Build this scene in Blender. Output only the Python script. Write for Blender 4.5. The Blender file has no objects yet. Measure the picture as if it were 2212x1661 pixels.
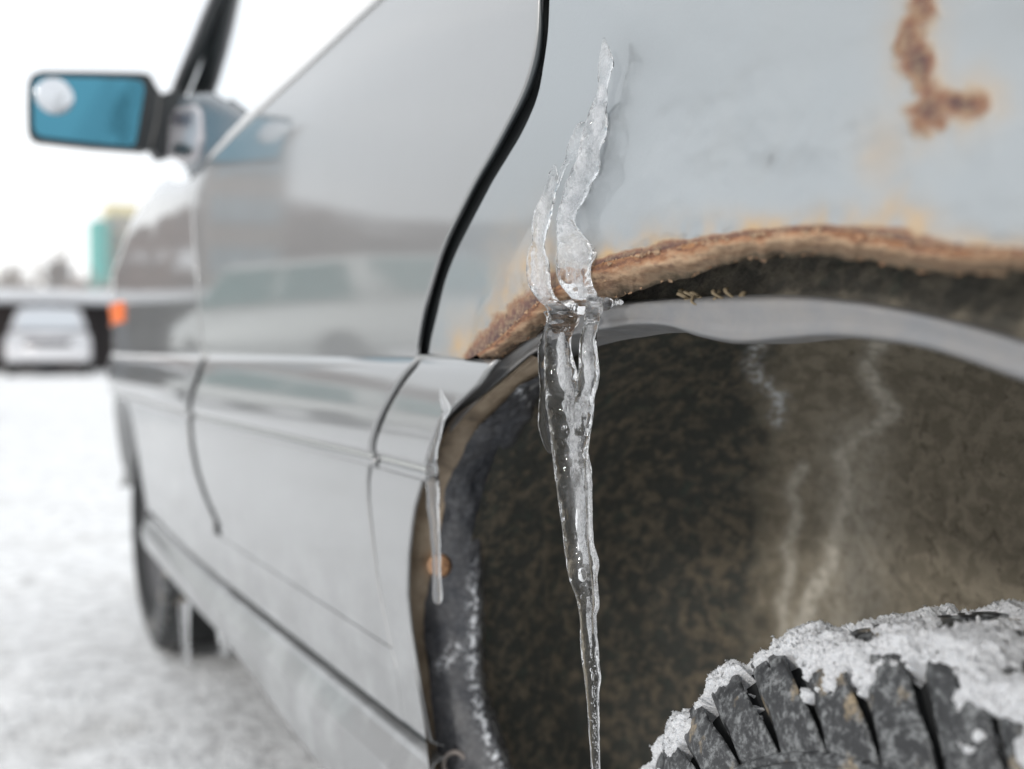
import bpy, bmesh, math, random
import numpy as np
from mathutils import Vector, Matrix
random.seed(7); rng = np.random.default_rng(7)
SC = bpy.context.scene
COL = SC.collection
R = math.radians

# ------------------------------------------------------------------ camera
H = 0.71; YAW = R(26.7); PITCH = R(2.16); FP = 2400.0
CO = np.array([0.0, 0.0, H])
FW = np.array([math.cos(YAW)*math.cos(PITCH), -math.sin(YAW)*math.cos(PITCH), -math.sin(PITCH)])
RT = np.array([-math.sin(YAW), -math.cos(YAW), 0.0])
UP = np.cross(RT, FW)
cam = bpy.data.cameras.new('camera'); camo = bpy.data.objects.new('camera', cam); COL.objects.link(camo)
cam.sensor_width = 36.0; cam.lens = 36.0*FP/2212.0
cam.clip_start = 0.02; cam.clip_end = 4000
M = Matrix(((RT[0], UP[0], -FW[0], CO[0]), (RT[1], UP[1], -FW[1], CO[1]), (RT[2], UP[2], -FW[2], CO[2]), (0, 0, 0, 1)))
camo.matrix_world = M
cam.dof.use_dof = True; cam.dof.focus_distance = 0.661; cam.dof.aperture_fstop = 3.9
SC.camera = camo

# ------------------------------------------------------------------ sky, sun, exposure
SUN_EL = R(26); SUN_AZ_VEC = (-0.35, 1.0)      # the sun stands to the left of the car, a little ahead
w = bpy.data.worlds.new('World'); SC.world = w; w.use_nodes = True
nt = w.node_tree; nt.nodes.clear()
out = nt.nodes.new('ShaderNodeOutputWorld'); bg = nt.nodes.new('ShaderNodeBackground')
sky = nt.nodes.new('ShaderNodeTexSky'); sky.sky_type = 'NISHITA'; sky.sun_disc = False
sky.sun_elevation = SUN_EL; sky.sun_rotation = math.atan2(SUN_AZ_VEC[0], SUN_AZ_VEC[1])
sky.dust_density = 3.0
tc = nt.nodes.new('ShaderNodeTexCoord'); mp = nt.nodes.new('ShaderNodeMapping'); mp.inputs['Scale'].default_value = (1, 1, 3.2)
nz = nt.nodes.new('ShaderNodeTexNoise'); nz.inputs['Scale'].default_value = 1.6; nz.inputs['Detail'].default_value = 5
cr = nt.nodes.new('ShaderNodeValToRGB')
cr.color_ramp.elements[0].position = .35; cr.color_ramp.elements[0].color = (10.2, 10.6, 11.0, 1)
cr.color_ramp.elements[1].position = .65; cr.color_ramp.elements[1].color = (12.8, 12.9, 12.9, 1)
mx = nt.nodes.new('ShaderNodeMix'); mx.data_type = 'RGBA'; mx.inputs[0].default_value = 0.9
nt.links.new(tc.outputs['Generated'], mp.inputs['Vector']); nt.links.new(mp.outputs[0], nz.inputs['Vector'])
nt.links.new(nz.outputs[0], cr.inputs[0]); nt.links.new(sky.outputs[0], mx.inputs[6]); nt.links.new(cr.outputs[0], mx.inputs[7])
nt.links.new(mx.outputs[2], bg.inputs[0]); bg.inputs[1].default_value = 0.115; nt.links.new(bg.outputs[0], out.inputs[0])
sl = bpy.data.lights.new('sun', 'SUN'); sl.energy = 1.25; sl.angle = R(5); sl.color = (1.0, .965, .92)
so = bpy.data.objects.new('sun', sl); COL.objects.link(so)
sv = Vector((SUN_AZ_VEC[0]*math.cos(SUN_EL), SUN_AZ_VEC[1]*math.cos(SUN_EL), math.sin(SUN_EL)*math.hypot(*SUN_AZ_VEC)))
so.rotation_euler = sv.to_track_quat('Z', 'Y').to_euler()
SC.view_settings.view_transform = 'Standard'; SC.view_settings.look = 'None'
SC.view_settings.exposure = -0.03; SC.view_settings.gamma = 1
SC.render.engine = 'CYCLES'
SC.cycles.max_bounces = 14; SC.cycles.transmission_bounces = 12; SC.cycles.glossy_bounces = 5; SC.cycles.diffuse_bounces = 3
SC.cycles.transparent_max_bounces = 12; SC.cycles.use_denoising = True

# ------------------------------------------------------------------ geometry helpers
def ray(px, py):
    px = np.asarray(px, float); py = np.asarray(py, float)
    return FW + RT*((px-1106)/FP)[..., None] - UP*((py-830.5)/FP)[..., None]
def on_side(px, py, W):
    """point of the photo at lateral distance W from the camera lane (the car side is near W = 0.34)"""
    d = ray(px, py); t = np.asarray(W, float)/(-d[..., 1]); return CO + d*t[..., None]
def at_x(px, py, X):
    d = ray(px, py); t = X/d[..., 0]; return CO + d*t[..., None]
def proj(P):
    v = P-CO; z = v@FW; return 1106+FP*(v@RT)/z, 830.5-FP*(v@UP)/z
def spl(pts, n):
    """smooth resampling (Catmull-Rom) of a polyline with n points"""
    p = np.asarray(pts, float); k = len(p)
    e = np.vstack([2*p[0]-p[1], p, 2*p[-1]-p[-2]])
    t = np.linspace(0, k-1, n); i = np.clip(t.astype(int), 0, k-2); f = (t-i)[:, None]
    a, b, c, d = e[i], e[i+1], e[i+2], e[i+3]
    return .5*((2*b)+(-a+c)*f+(2*a-5*b+4*c-d)*f**2+(-a+3*b-3*c+d)*f**3)
def arc_spl(pts, n):
    q = spl(pts, 40*len(pts)); L = np.r_[0, np.cumsum(np.linalg.norm(np.diff(q, axis=0), axis=1))]
    s = np.linspace(0, L[-1], n); return np.stack([np.interp(s, L, q[:, j]) for j in range(q.shape[1])], 1)
def smooth01(x): x = np.clip(x, 0, 1); return x*x*(3-2*x)
def _h(i, j, k, s):
    n = (i*374761393 + j*668265263 + k*2147483647*3 + s*974634777) & 0xffffffff
    n = ((n ^ (n >> 13))*1274126177) & 0xffffffff
    n = ((n ^ (n >> 15))*2246822519) & 0xffffffff
    return ((n ^ (n >> 16)) & 0xffffff)/float(0xffffff)
def vn(x, y, z=0., s=0):
    x, y, z = np.broadcast_arrays(np.asarray(x, float), y, z)
    i, j, k = [np.floor(v).astype(np.int64) for v in (x, y, z)]
    fx, fy, fz = x-i, y-j, z-k; fx, fy, fz = [f*f*f*(f*(f*6-15)+10) for f in (fx, fy, fz)]
    r = 0
    for a in (0, 1):
        for b in (0, 1):
            for c in (0, 1):
                r = r + _h(i+a, j+b, k+c, s)*(fx if a else 1-fx)*(fy if b else 1-fy)*(fz if c else 1-fz)
    return r*2-1
def fbm(x, y, z=0., o=4, s=0):
    r = 0; a = 1; t = 0
    for q in range(o): r = r + a*vn(x*2**q, y*2**q, z*2**q, s+q); t += a; a *= .5
    return r/t

def setp(o, label=None, cat=None, group=None, kind=None):
    if label: o['label'] = label
    if cat: o['category'] = cat
    if group: o['group'] = group
    if kind: o['kind'] = kind
    return o
def link(name, me, mats=None, parent=None, smooth=True):
    o = bpy.data.objects.new(name, me); COL.objects.link(o)
    for m in (mats if isinstance(mats, (list, tuple)) else [mats]):
        if m: me.materials.append(m)
    if smooth and len(me.polygons): me.polygons.foreach_set('use_smooth', np.ones(len(me.polygons), bool))
    if parent is not None:
        o.parent = parent; o.matrix_parent_inverse = Matrix.Identity(4)
        pw = Matrix.Identity(4); q = parent
        while q is not None: pw = q.matrix_basis @ pw; q = q.parent
        o.matrix_basis = pw.inverted()
    return o
def mesh(V, F, name='m'):
    me = bpy.data.meshes.new(name); me.from_pydata([tuple(v) for v in V], [], F); me.update(); return me
def gridmesh(P, attrs=None, closed=False, flip=False):
    """P: rows x cols x 3"""
    P = np.asarray(P, float); nr, nc = P.shape[:2]
    me = bpy.data.meshes.new('g'); me.vertices.add(nr*nc); me.vertices.foreach_set('co', P.reshape(-1))
    idx = np.arange(nr*nc).reshape(nr, nc)
    if closed: idx = np.concatenate([idx, idx[:, :1]], 1)
    q = np.stack([idx[:-1, :-1], idx[:-1, 1:], idx[1:, 1:], idx[1:, :-1]], -1).reshape(-1, 4)
    if flip: q = q[:, ::-1]
    n = len(q); me.loops.add(n*4); me.loops.foreach_set('vertex_index', q.reshape(-1).astype(np.int32))
    me.polygons.add(n); me.polygons.foreach_set('loop_start', np.arange(n, dtype=np.int32)*4)
    me.update(calc_edges=True)
    for k, a in (attrs or {}).items():
        at = me.attributes.new(k, 'FLOAT', 'POINT'); at.data.foreach_set('value', np.asarray(a, np.float32).reshape(-1))
    return me
def boxes(L, bev=0.0, seg=2):
    """L: list of (cx,cy,cz,sx,sy,sz[,rotz]) joined into one mesh"""
    bm = bmesh.new()
    for b in L:
        m = Matrix.Translation(b[:3]) @ Matrix.Rotation(b[6] if len(b) > 6 else 0, 4, 'Z') @ Matrix.Diagonal((b[3], b[4], b[5], 1))
        bmesh.ops.create_cube(bm, size=1, matrix=m)
    if bev: bmesh.ops.bevel(bm, geom=bm.edges[:]+bm.verts[:], offset=bev, segments=seg, affect='EDGES', profile=.6)
    me = bpy.data.meshes.new('b'); bm.to_mesh(me); bm.free(); return me
def prism(poly, axis_vec, bev=0.0, seg=2):
    """extrude a 3D polygon along a vector"""
    bm = bmesh.new(); a = [bm.verts.new(tuple(p)) for p in poly]; b = [bm.verts.new(tuple(np.asarray(p)+np.asarray(axis_vec))) for p in poly]
    bm.faces.new(a); bm.faces.new(b[::-1]); n = len(a)
    for i in range(n): bm.faces.new((a[i], b[i], b[(i+1) % n], a[(i+1) % n]))
    bmesh.ops.recalc_face_normals(bm, faces=bm.faces[:])
    if bev: bmesh.ops.bevel(bm, geom=bm.edges[:]+bm.verts[:], offset=bev, segments=seg, affect='EDGES', profile=.6)
    me = bpy.data.meshes.new('p'); bm.to_mesh(me); bm.free(); return me
def tube(pts, rad, n=10, ex=1.0):
    """round tube along points, with per-point radius, capped"""
    pts = np.asarray(pts, float); k = len(pts); rad = np.broadcast_to(rad, k)
    T = np.gradient(pts, axis=0); T /= np.linalg.norm(T, axis=1)[:, None]+1e-12
    ref = np.array([0, 0, 1.]) if abs(T[0, 2]) < .9 else np.array([1., 0, 0])
    P = []
    for i in range(k):
        u = np.cross(T[i], ref); u /= np.linalg.norm(u); v = np.cross(T[i], u)
        a = np.linspace(0, 2*np.pi, n, endpoint=False)
        P.append(pts[i]+rad[i]*(np.cos(a)[:, None]*u*ex+np.sin(a)[:, None]*v))
    me = gridmesh(np.array(P), closed=True)
    bm = bmesh.new(); bm.from_mesh(me); bmesh.ops.holes_fill(bm, edges=[e for e in bm.edges if e.is_boundary], sides=0)
    bmesh.ops.recalc_face_normals(bm, faces=bm.faces[:]); bm.to_mesh(me); bm.free(); return me
def lathe(prof, cx, cz, y0, n=64, a0=0, a1=2*math.pi):
    """revolve (radius, lateral) profile round the axle (Y axis)"""
    full = abs(a1-a0-2*math.pi) < 1e-6
    a = np.linspace(a0, a1, n, endpoint=not full)
    P = np.array([[(cx+r*math.sin(t), y0-l, cz+r*math.cos(t)) for t in a] for r, l in prof])
    return gridmesh(P, closed=full)

# ------------------------------------------------------------------ material helpers
def mat(name, col=(.5, .5, .5), rough=.6, metal=0., **kw):
    m = bpy.data.materials.new(name); m.use_nodes = True; n = m.node_tree; b = n.nodes['Principled BSDF']
    b.inputs['Base Color'].default_value = (*col, 1); b.inputs['Roughness'].default_value = rough; b.inputs['Metallic'].default_value = metal
    for k, v in kw.items(): b.inputs[k.replace('_', ' ')].default_value = v
    return m
class NT:
    def __init__(s, m): s.m = m; s.t = m.node_tree; s.b = s.t.nodes['Principled BSDF']
    def n(s, ty, **kw):
        x = s.t.nodes.new('ShaderNode'+ty)
        for k, v in kw.items():
            if hasattr(x, k): setattr(x, k, v)
            else: x.inputs[k.replace('_', ' ')].default_value = v
        return x
    def l(s, a, b): s.t.links.new(a, b)
    def co(s, scale=(1, 1, 1)):
        c = s.n('TexCoord'); m = s.n('Mapping'); m.inputs['Scale'].default_value = scale; s.l(c.outputs['Object'], m.inputs['Vector']); return m.outputs[0]
    def noise(s, sc, det=4, scale=(1, 1, 1), rough=.55, dist=0):
        x = s.n('TexNoise', Scale=sc, Detail=det, Roughness=rough, Distortion=dist); s.l(s.co(scale), x.inputs['Vector']); return x.outputs[0]
    def ramp(s, f, stops, interp='LINEAR'):
        r = s.n('ValToRGB'); e = r.color_ramp.elements; r.color_ramp.interpolation = interp
        while len(e) < len(stops): e.new(.5)
        for i, (p, c) in enumerate(stops):
            e[i].position = p; e[i].color = (*c, 1) if isinstance(c, tuple) else (c, c, c, 1)
        s.l(f, r.inputs[0]); return r.outputs[0]
    def mix(s, f, a, b, ty='MIX'):
        x = s.n('Mix', data_type='RGBA', blend_type=ty)
        for v, i in ((f, 0), (a, 6), (b, 7)):
            if isinstance(v, (int, float)): x.inputs[i].default_value = v
            elif isinstance(v, tuple): x.inputs[i].default_value = (*v, 1)
            else: s.l(v, x.inputs[i])
        return x.outputs[2]
    def math(s, op, a, b=0., c=None):
        x = s.n('Math', operation=op)
        for i, v in enumerate((a, b) if c is None else (a, b, c)):
            if isinstance(v, (int, float)): x.inputs[i].default_value = v
            else: s.l(v, x.inputs[i])
        return x.outputs[0]
    def attr(s, name): return s.n('Attribute', attribute_name=name).outputs['Fac']
    def bump(s, h, strength=.3, dist=.001):
        x = s.n('Bump', Strength=strength, Distance=dist); s.l(h, x.inputs['Height']); s.l(x.outputs[0], s.b.inputs['Normal']); return x
    def base(s, c): s.l(c, s.b.inputs['Base Color'])
    def rough(s, c): s.l(c, s.b.inputs['Roughness'])

def paint(name, col=(.315, .32, .324), rust=False, coat=1.0, rough=.34, metal=.6, bumpd=0):
    m = mat(name, col, rough, metal, Coat_Weight=coat, Coat_Roughness=.055, Coat_IOR=1.8)
    k = NT(m)
    grime = k.noise(9, 6, rough=.65)
    c = k.mix(k.ramp(grime, [(.35, 0.), (.75, .22)]), col, tuple(v*.82 for v in (col[0]*1.02, col[1], col[2]*.95)))
    fl = k.noise(1400, 1); c = k.mix(.10, c, fl, 'SOFT_LIGHT')
    if not rust:
        sx = k.n('SeparateXYZ'); k.l(k.co(), sx.inputs[0]); lowm = k.ramp(sx.outputs[2], [(.28, 1.), (.56, 0.)])
        c = k.mix(k.math('MULTIPLY', lowm, k.ramp(k.noise(11, 6, rough=.7), [(.46, 0.), (.64, .6)])), c, (.56, .57, .58)); c = k.mix(k.math('MULTIPLY', lowm, k.ramp(k.noise(26, 6, rough=.75), [(.58, 0.), (.70, .5)])), c, (.16, .155, .14))
        k.rough(k.math('MULTIPLY_ADD', lowm, .15, rough)); k.l(k.math('MULTIPLY_ADD', lowm, -.55, coat), k.b.inputs['Coat Weight'])
    if rust:
        ru = k.attr('rust'); st = k.attr('stain')
        n1 = k.noise(70, 7, rough=.7); n2 = k.noise(22, 5)
        nn = k.math('ADD', k.math('MULTIPLY', n1, .55), k.math('MULTIPLY', n2, .35))
        f = k.math('ADD', ru, k.math('SUBTRACT', nn, .45))
        fm = k.ramp(f, [(.40, 0.), (.68, 1.)])
        rc = k.ramp(f, [(.45, (.46, .31, .15)), (.58, (.30, .155, .08)), (.78, (.18, .09, .065)), (1., (.08, .042, .042))])
        rc = k.mix(k.ramp(k.noise(160, 6, scale=(1, 1, 1.6), rough=.7), [(.44, 0.), (.66, .72)]), rc, (.34, .25, .155))
        rc = k.mix(k.ramp(k.noise(240, 5), [(.6, 0.), (.72, .8)]), rc, (.06, .03, .025))
        stc = k.mix(k.math('MULTIPLY', st, k.ramp(k.noise(40, 5), [(.2, .25), (.8, 1.)])), c, (.50, .32, .14))
        c = k.mix(fm, stc, rc)
        inv = k.math('SUBTRACT', 1., k.math('MAXIMUM', fm, k.math('MULTIPLY', st, .95)))
        k.l(k.math('MULTIPLY', inv, metal), k.b.inputs['Metallic'])
        k.l(k.math('MULTIPLY', inv, coat), k.b.inputs['Coat Weight'])
        k.rough(k.math('MULTIPLY_ADD', k.math('MAXIMUM', fm, st), .40, rough))
        h = k.math('ADD', k.math('MULTIPLY', k.math('MULTIPLY', fm, n1), 2.0), k.math('MULTIPLY', k.noise(500, 2), .05))
        k.bump(h, .8, .0012)
    else:
        k.bump(k.noise(700, 2), .04, .0003)
    k.base(c); return m

M_paint = paint('silver_paint')
M_paintq = paint('silver_paint_worn', (.325, .352, .370), rust=True, coat=.7, rough=.36, metal=.5)
M_rustlip = paint('rusted_lip', (.4, .3, .2), rust=True, coat=.2, rough=.5, metal=.1)
M_black = mat('black_plastic', (.012, .015, .017), .38)
M_gap = mat('shut_line_black', (.006, .008, .009), .6)
M_rubber = mat('rubber_seal', (.05, .058, .062), .35)
M_chrome = mat('chrome_trim', (.72, .72, .70), .15, 1.0)
M_tyre = mat('tyre_rubber', (.03, .031, .033), .55)
k = NT(M_tyre)
k.co = lambda scale=(1, 1, 1): k.n('NewGeometry').outputs['Position']
g = k.ramp(k.noise(130, 9, rough=.85), [(.49, 0.), (.59, 1.)]); g2 = k.ramp(k.noise(34, 4), [(.57, 0.), (.63, 1.)])
c = k.mix(k.math('MULTIPLY', g, .85), (.022, .023, .025), (.24, .25, .255)); c = k.mix(k.math('MULTIPLY', g2, k.ramp(k.noise(300, 4), [(.35, .15), (.6, .85)])), c, (.30, .235, .15))
k.base(c); k.rough(k.ramp(g, [(0, .38), (1, .8)])); k.bump(k.noise(420, 6, rough=.7), .35, .0006)
M_tyreb = mat('tyre_carcass', (.014, .015, .016), .75)
k = NT(M_tyreb); k.base(k.mix(k.ramp(k.noise(60, 7, rough=.7), [(.58, 0.), (.72, .3)]), (.008, .009, .010), (.10, .105, .11)))
M_rim = mat('steel_rim', (.10, .10, .105), .55, .5)
M_snow = mat('snow', (.86, .87, .89), .75)
k = NT(M_snow); k.b.inputs['Subsurface Weight'].default_value = .25; k.b.inputs['Subsurface Radius'].default_value = (.01, .011, .012)
k.b.inputs['Subsurface Scale'].default_value = .25
k.bump(k.math('ADD', k.noise(1400, 3), k.math('MULTIPLY', k.noise(380, 4), 1.4)), .9, .0016)
k.base(k.ramp(k.noise(900, 3), [(.3, (.58, .60, .63)), (.62, (.83, .84, .86))]))

# ------------------------------------------------------------------ the car side surface
def hood_z(X): return np.interp(X, [1.6, 1.85, 2.2, 2.42, 2.63, 2.9, 3.05, 3.25], [1.0, 1.01, 1.05, 1.03, .955, .89, .82, .70])
_px = np.linspace(-1, 4, 2001); _sl = np.interp(_px, [.7, .95, 1.5, 1.8, 2.1, 2.3, 2.75, 4], [0, -.022, -.022, .008, .026, .012, .02, .02]); _pw = np.cumsum(_sl)*(_px[1]-_px[0])
def plan(X): return np.interp(X, _px, _pw)+.40*np.clip(np.asarray(X, float)-2.74, 0, 9)**2
def Wf(X, Z):
    """lateral position of the body side at length X and height Z"""
    X, Z = np.broadcast_arrays(np.asarray(X, float), np.asarray(Z, float))
    low = np.interp(Z, [.22, .25, .265, .30, .335, .360, .368, .376, .42, .50, .60], [.42, .356, .347, .340, .337, .350, .372, .351, .3455, .342, .341])
    hi = .3392+np.where(Z < .80, .24, .07)*(Z-.80)**2+.95*np.clip(Z-.925, 0, .12)**2
    w_ = np.where(Z < .60, low, np.where(Z < .695, .341, hi))
    w_ = w_ + plan(X) + .10*np.clip(-X, 0, 9)**2
    rr = np.hypot((X-.41)/1.0, (Z-.29)/.98)
    fl = 1-smooth01((rr-.485)/.075)
    w_ = w_ - .0085*fl*np.where(Z > .69, 1, 0)
    return w_
def body(px, py, dW=0.):
    px = np.asarray(px, float); py = np.asarray(py, float); W = np.full(px.shape, .34)
    for _ in range(14): P = on_side(px, py, W+dW); W = .5*W+.5*Wf(P[..., 0], P[..., 2])
    return on_side(px, py, W+dW)
def XZ(pts):
    p = np.array(pts, float); q = body(p[:, 0], p[:, 1]); return q[:, [0, 2]]
def to3(XZa, dW=0.):
    X, Z = XZa[..., 0], XZa[..., 1]; return np.stack([X, -(Wf(X, Z)+dW), Z], -1)
def coons(B, T, L, Rr):
    """B,T: n x 2 bottom/top; L,R: m x 2 sides bottom->top"""
    n, m = len(B), len(L); u = np.linspace(0, 1, n)[None, :, None]; v = np.linspace(0, 1, m)[:, None, None]
    return ((1-v)*B[None]+v*T[None]+(1-u)*L[:, None]+u*Rr[:, None]
            -((1-u)*(1-v)*B[0]+u*(1-v)*B[-1]+(1-u)*v*T[0]+u*v*T[-1]))

car = bpy.data.objects.new('silver_car', None); COL.objects.link(car); car.location = (.36, -.34, 0)
setp(car, 'rusty silver car filling the frame, icicles on its rear wheel arch and blue mirror glass', 'car')

# --- quarter panel above the rear wheel
QG = [(1192, -130), (1190, -60), (1187, 0), (1184, 68), (1174, 143), (1160, 212), (1129, 284), (1095, 342), (1064, 393), (1037, 444), (1010, 496), (984, 550), (962, 608), (945, 677), (931, 735), (926, 764)]
LIPT = [(2330, 556), (2212, 545), (2100, 541), (1980, 528), (1880, 506), (1780, 497), (1680, 500), (1580, 512), (1500, 524), (1430, 540), (1370, 552), (1320, 563), (1285, 574), (1240, 600), (1195, 624), (1150, 662), (1110, 700), (1070, 737), (1030, 766)]
LIPB = [(2330, 604), (2212, 588), (2100, 592), (1980, 588), (1880, 566), (1780, 554), (1680, 556), (1580, 570), (1500, 594), (1430, 614), (1375, 634), (1330, 643), (1290, 650), (1240, 665), (1200, 690), (1160, 718), (1120, 745), (1085, 768), (1045, 783)]
gap_q = arc_spl(XZ(QG), 260)[::-1]            # bottom -> top
lip = arc_spl(XZ(LIPT), 420)
corner = XZ([(1010, 775)])[0]; gb = gap_q[0]
bot = arc_spl(np.vstack([lip[::6], corner[None], (corner*.5+gb*.5)[None], gb[None]]), 560)
NR = 330
gq = arc_spl(gap_q[::8], NR); gq[0] = bot[-1]
x0 = bot[0]; topz = 1.12
gtop = gq[-1]
left = np.stack([np.full(NR, x0[0]), np.linspace(x0[1], topz, NR)], 1)
top = np.stack([np.linspace(x0[0], gtop[0], 560), np.linspace(topz, gtop[1], 560)], 1)
U = coons(bot, top, left, gq)
P = to3(U); PX_, PY_ = proj(P)
def blob(x, y, cx, cy, rx, ry, rot=0, soft=1.):
    c, s = math.cos(R(rot)), math.sin(R(rot)); dx, dy = x-cx, y-cy
    return np.exp(-(((dx*c+dy*s)/rx)**2+((-dx*s+dy*c)/ry)**2)*soft)
def polyd(x, y, pts):
    d = np.full(x.shape, 1e9)
    for (a, b), (c_, e) in zip(pts[:-1], pts[1:]):
        vx, vy = c_-a, e-b; t = np.clip(((x-a)*vx+(y-b)*vy)/(vx*vx+vy*vy+1e-9), 0, 1)
        d = np.minimum(d, np.hypot(x-a-t*vx, y-b-t*vy))
    return d
wx = 26*fbm(PX_/70, PY_/70, 0, 5, 5); wy = 26*fbm(PX_/70, PY_/70, 0, 5, 9)
x_, y_ = PX_+wx, PY_+wy
spine = [(2010, -80), (1990, 0), (1975, 60), (1965, 110), (1975, 160), (2000, 200), (2010, 240)]
hook = [(1975, 270), (2000, 235), (2040, 222), (2072, 238), (2090, 212)]
rs = np.maximum.reduce([np.exp(-(polyd(x_, y_, spine)/52)**2)*(.74+.2*fbm(PX_/45, PY_/45, 0, 3, 55)), np.exp(-(polyd(x_, y_, hook)/48)**2)*.72,
                        blob(x_, y_, 1970, 130, 52, 70)*.98, blob(x_, y_, 2000, 245, 75, 40)*.92, blob(x_, y_, 2062, 228, 54, 38)*1.0])
dl = polyd(PX_+wx*.7, PY_, [tuple(p) for p in LIPT])
wid = np.interp(PX_, [1000, 1060, 1180, 1250, 1300, 1400, 1700, 1850, 1960, 2060, 2212], [34, 52, 50, 18, 18, 26, 14, 26, 44, 18, 14])
redge = np.exp(-(dl/(wid*(1+.5*fbm(PX_/45, PY_/30, 0, 4, 3))))**2)
rs = np.maximum(rs, redge*.92)
st = np.clip(np.maximum(np.exp(-(dl/(wid*2.3))**2)*1.25*np.clip(.62+.9*fbm(PX_/45, PY_/70, 0, 4, 21), 0, 1), np.maximum(np.exp(-(polyd(x_, y_, spine+hook)/70)**2)*.62*(.7+.6*fbm(PX_/40, PY_/60, 0, 3, 41)), blob(x_, y_, 1900, 320, 50, 90)*.45)), 0, 1)
dent = .0014*fbm(U[..., 0]*24+U[..., 1]*20, U[..., 1]*30-U[..., 0]*16, 0, 3, 11)*smooth01((PX_-1250)/350)*smooth01((560-PY_)/60)
dent = dent*(.35+smooth01((PY_-120)/200)) + .0006*rs*fbm(U[..., 0]*150, U[..., 1]*150, 0, 4, 2)
dent += .0062*fbm(U[..., 0]*6+U[..., 1]*5, U[..., 1]*9-U[..., 0]*5, 0, 2, 34)*smooth01((560-PY_)/200)*smooth01((PX_-1190)/260)
Pq = P.copy(); Pq[..., 1] += dent
# rolled edge along the door gap
roll = []
for j, (dx, dw) in enumerate([(.0006, .0005), (.0010, .0016), (.0010, .003), (.0, .004)]):
    e = Pq[:, -1].copy(); e[:, 0] += dx; e[:, 1] -= dw; roll.append(e)
Pq = np.concatenate([Pq, np.stack(roll, 1)], 1)
ex = lambda a: np.concatenate([a, np.repeat(a[:, -1:]*0, 4, 1)], 1)
quarter = link('quarter_panel', gridmesh(Pq, {'rust': ex(rs), 'stain': ex(st)}, flip=True), M_paintq, car)
# rear part of the same panel, behind the photographer
ZR = np.linspace(0, 1, 30)
ar = [(float(x0[0])-.0, float(x0[1])), (.12, .715), (.03, .64), (-.03, .52), (-.06, .40)]
b2 = arc_spl([(-.75, .34), (-.45, .34), (-.2, .34), (-.07, .35)] + ar[::-1][1:], 80)
b2[-1] = x0; t2 = np.stack([np.linspace(-.75, x0[0], 80), np.full(80, topz)], 1)
l2 = np.stack([np.full(30, -.75), np.linspace(.34, topz, 30)], 1); r2 = np.stack([np.full(30, x0[0]), np.linspace(x0[1], topz, 30)], 1)
link('tail_panel', gridmesh(to3(coons(b2, t2, l2, r2)), flip=True), M_paint, car)
# upper rear side above the panel
zz = np.linspace(topz, 1.52, 12); xx = np.linspace(-.72, float(gtop[0])+.02, 30)
gx, gz = np.meshgrid(xx, zz); link('rear_pillar', gridmesh(np.stack([gx, -(.353+.2*(gz-topz)), gz], -1), flip=True), M_paint, car)

# --- rusted rolled lip below the quarter panel
n = 620
lt = spl(LIPT, n); lb = spl(LIPB, n)
lb[:, 1] += 9*fbm(lb[:, 0]/30, 0*lb[:, 0], 0, 4, 17)-1; fade = smooth01((lb[:, 0]-1180)/90)
lt0 = lt.copy(); lt[:, 1] += 0
rows = []; ts = np.linspace(0, 1, 26)
for t in ts:
    q = lt*(1-t)+lb*t
    base = body(lt[:, 0], lt[:, 1])
    W0 = -base[:, 1]
    bul = -.0016*math.sin(math.pi*min(1, t*1.05)) + .014*t**2.0
    Q = on_side(q[:, 0], q[:, 1], W0+bul*1.0-.0002)
    rg = (fbm(Q[:, 0]*45, Q[:, 2]*260, 0, 4, 4)*.0024+.0012*np.abs(fbm(Q[:, 0]*30, Q[:, 2]*420, 0, 3, 24)))*math.sin(math.pi*t)
    Q[:, 1] += rg; rows.append(Q)
ed = rows[-1]
for dz, dw in ((.002, .006), (.006, .012), (.03, .02)):
    e = ed.copy(); e[:, 1] -= dw; e[:, 2] += dz; rows.append(e)
LP = np.array(rows); qx, qy = proj(LP)
tt = np.r_[ts, [1, 1, 1]][:, None]*np.ones((1, n))
rr_ = .68+.36*fbm(qx/70, qy/11, 0, 4, 8)+.22*tt+.30*np.exp(-((tt-.16-.06*fbm(qx/50, 0*qx, 0, 3, 12))/.07)**2)
rr_ = np.where(qx < 1200, rr_*.95, rr_)
M_lip2 = mat('rusted_lip_metal', (.3, .2, .1), .75); k = NT(M_lip2)
tj = k.math('ADD', k.attr('across'), k.math('MULTIPLY', k.math('SUBTRACT', k.noise(42, 6, scale=(1, 1, 2.5), rough=.7), .5), 1.15))
c = k.ramp(tj, [(.0, (.40, .20, .09)), (.12, (.19, .08, .045)), (.22, (.40, .20, .10)), (.42, (.52, .36, .23)), (.62, (.27, .165, .095)), (.80, (.36, .25, .16)), (1., (.10, .075, .045))])  # rust tones; the lighter, lit upper part is in this ramp too
c = k.mix(k.ramp(k.noise(95, 7, scale=(1, 1, 3), rough=.75), [(.52, 0.), (.66, .8)]), c, (.13, .065, .045)); c = k.mix(k.ramp(k.noise(60, 6, scale=(1, 1, 2), rough=.7), [(.56, 0.), (.68, .6)]), c, (.56, .40, .26))
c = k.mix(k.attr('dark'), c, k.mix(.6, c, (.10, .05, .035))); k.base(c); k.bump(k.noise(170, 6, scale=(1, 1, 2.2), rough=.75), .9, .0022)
link('rusty_arch_lip', gridmesh(LP, {'across': tt, 'dark': .75*(1-smooth01((qx-1280)/160))*(.5+.5*fbm(qx/30, qy/20, 0, 3, 2))}), M_lip2, quarter)

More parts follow.
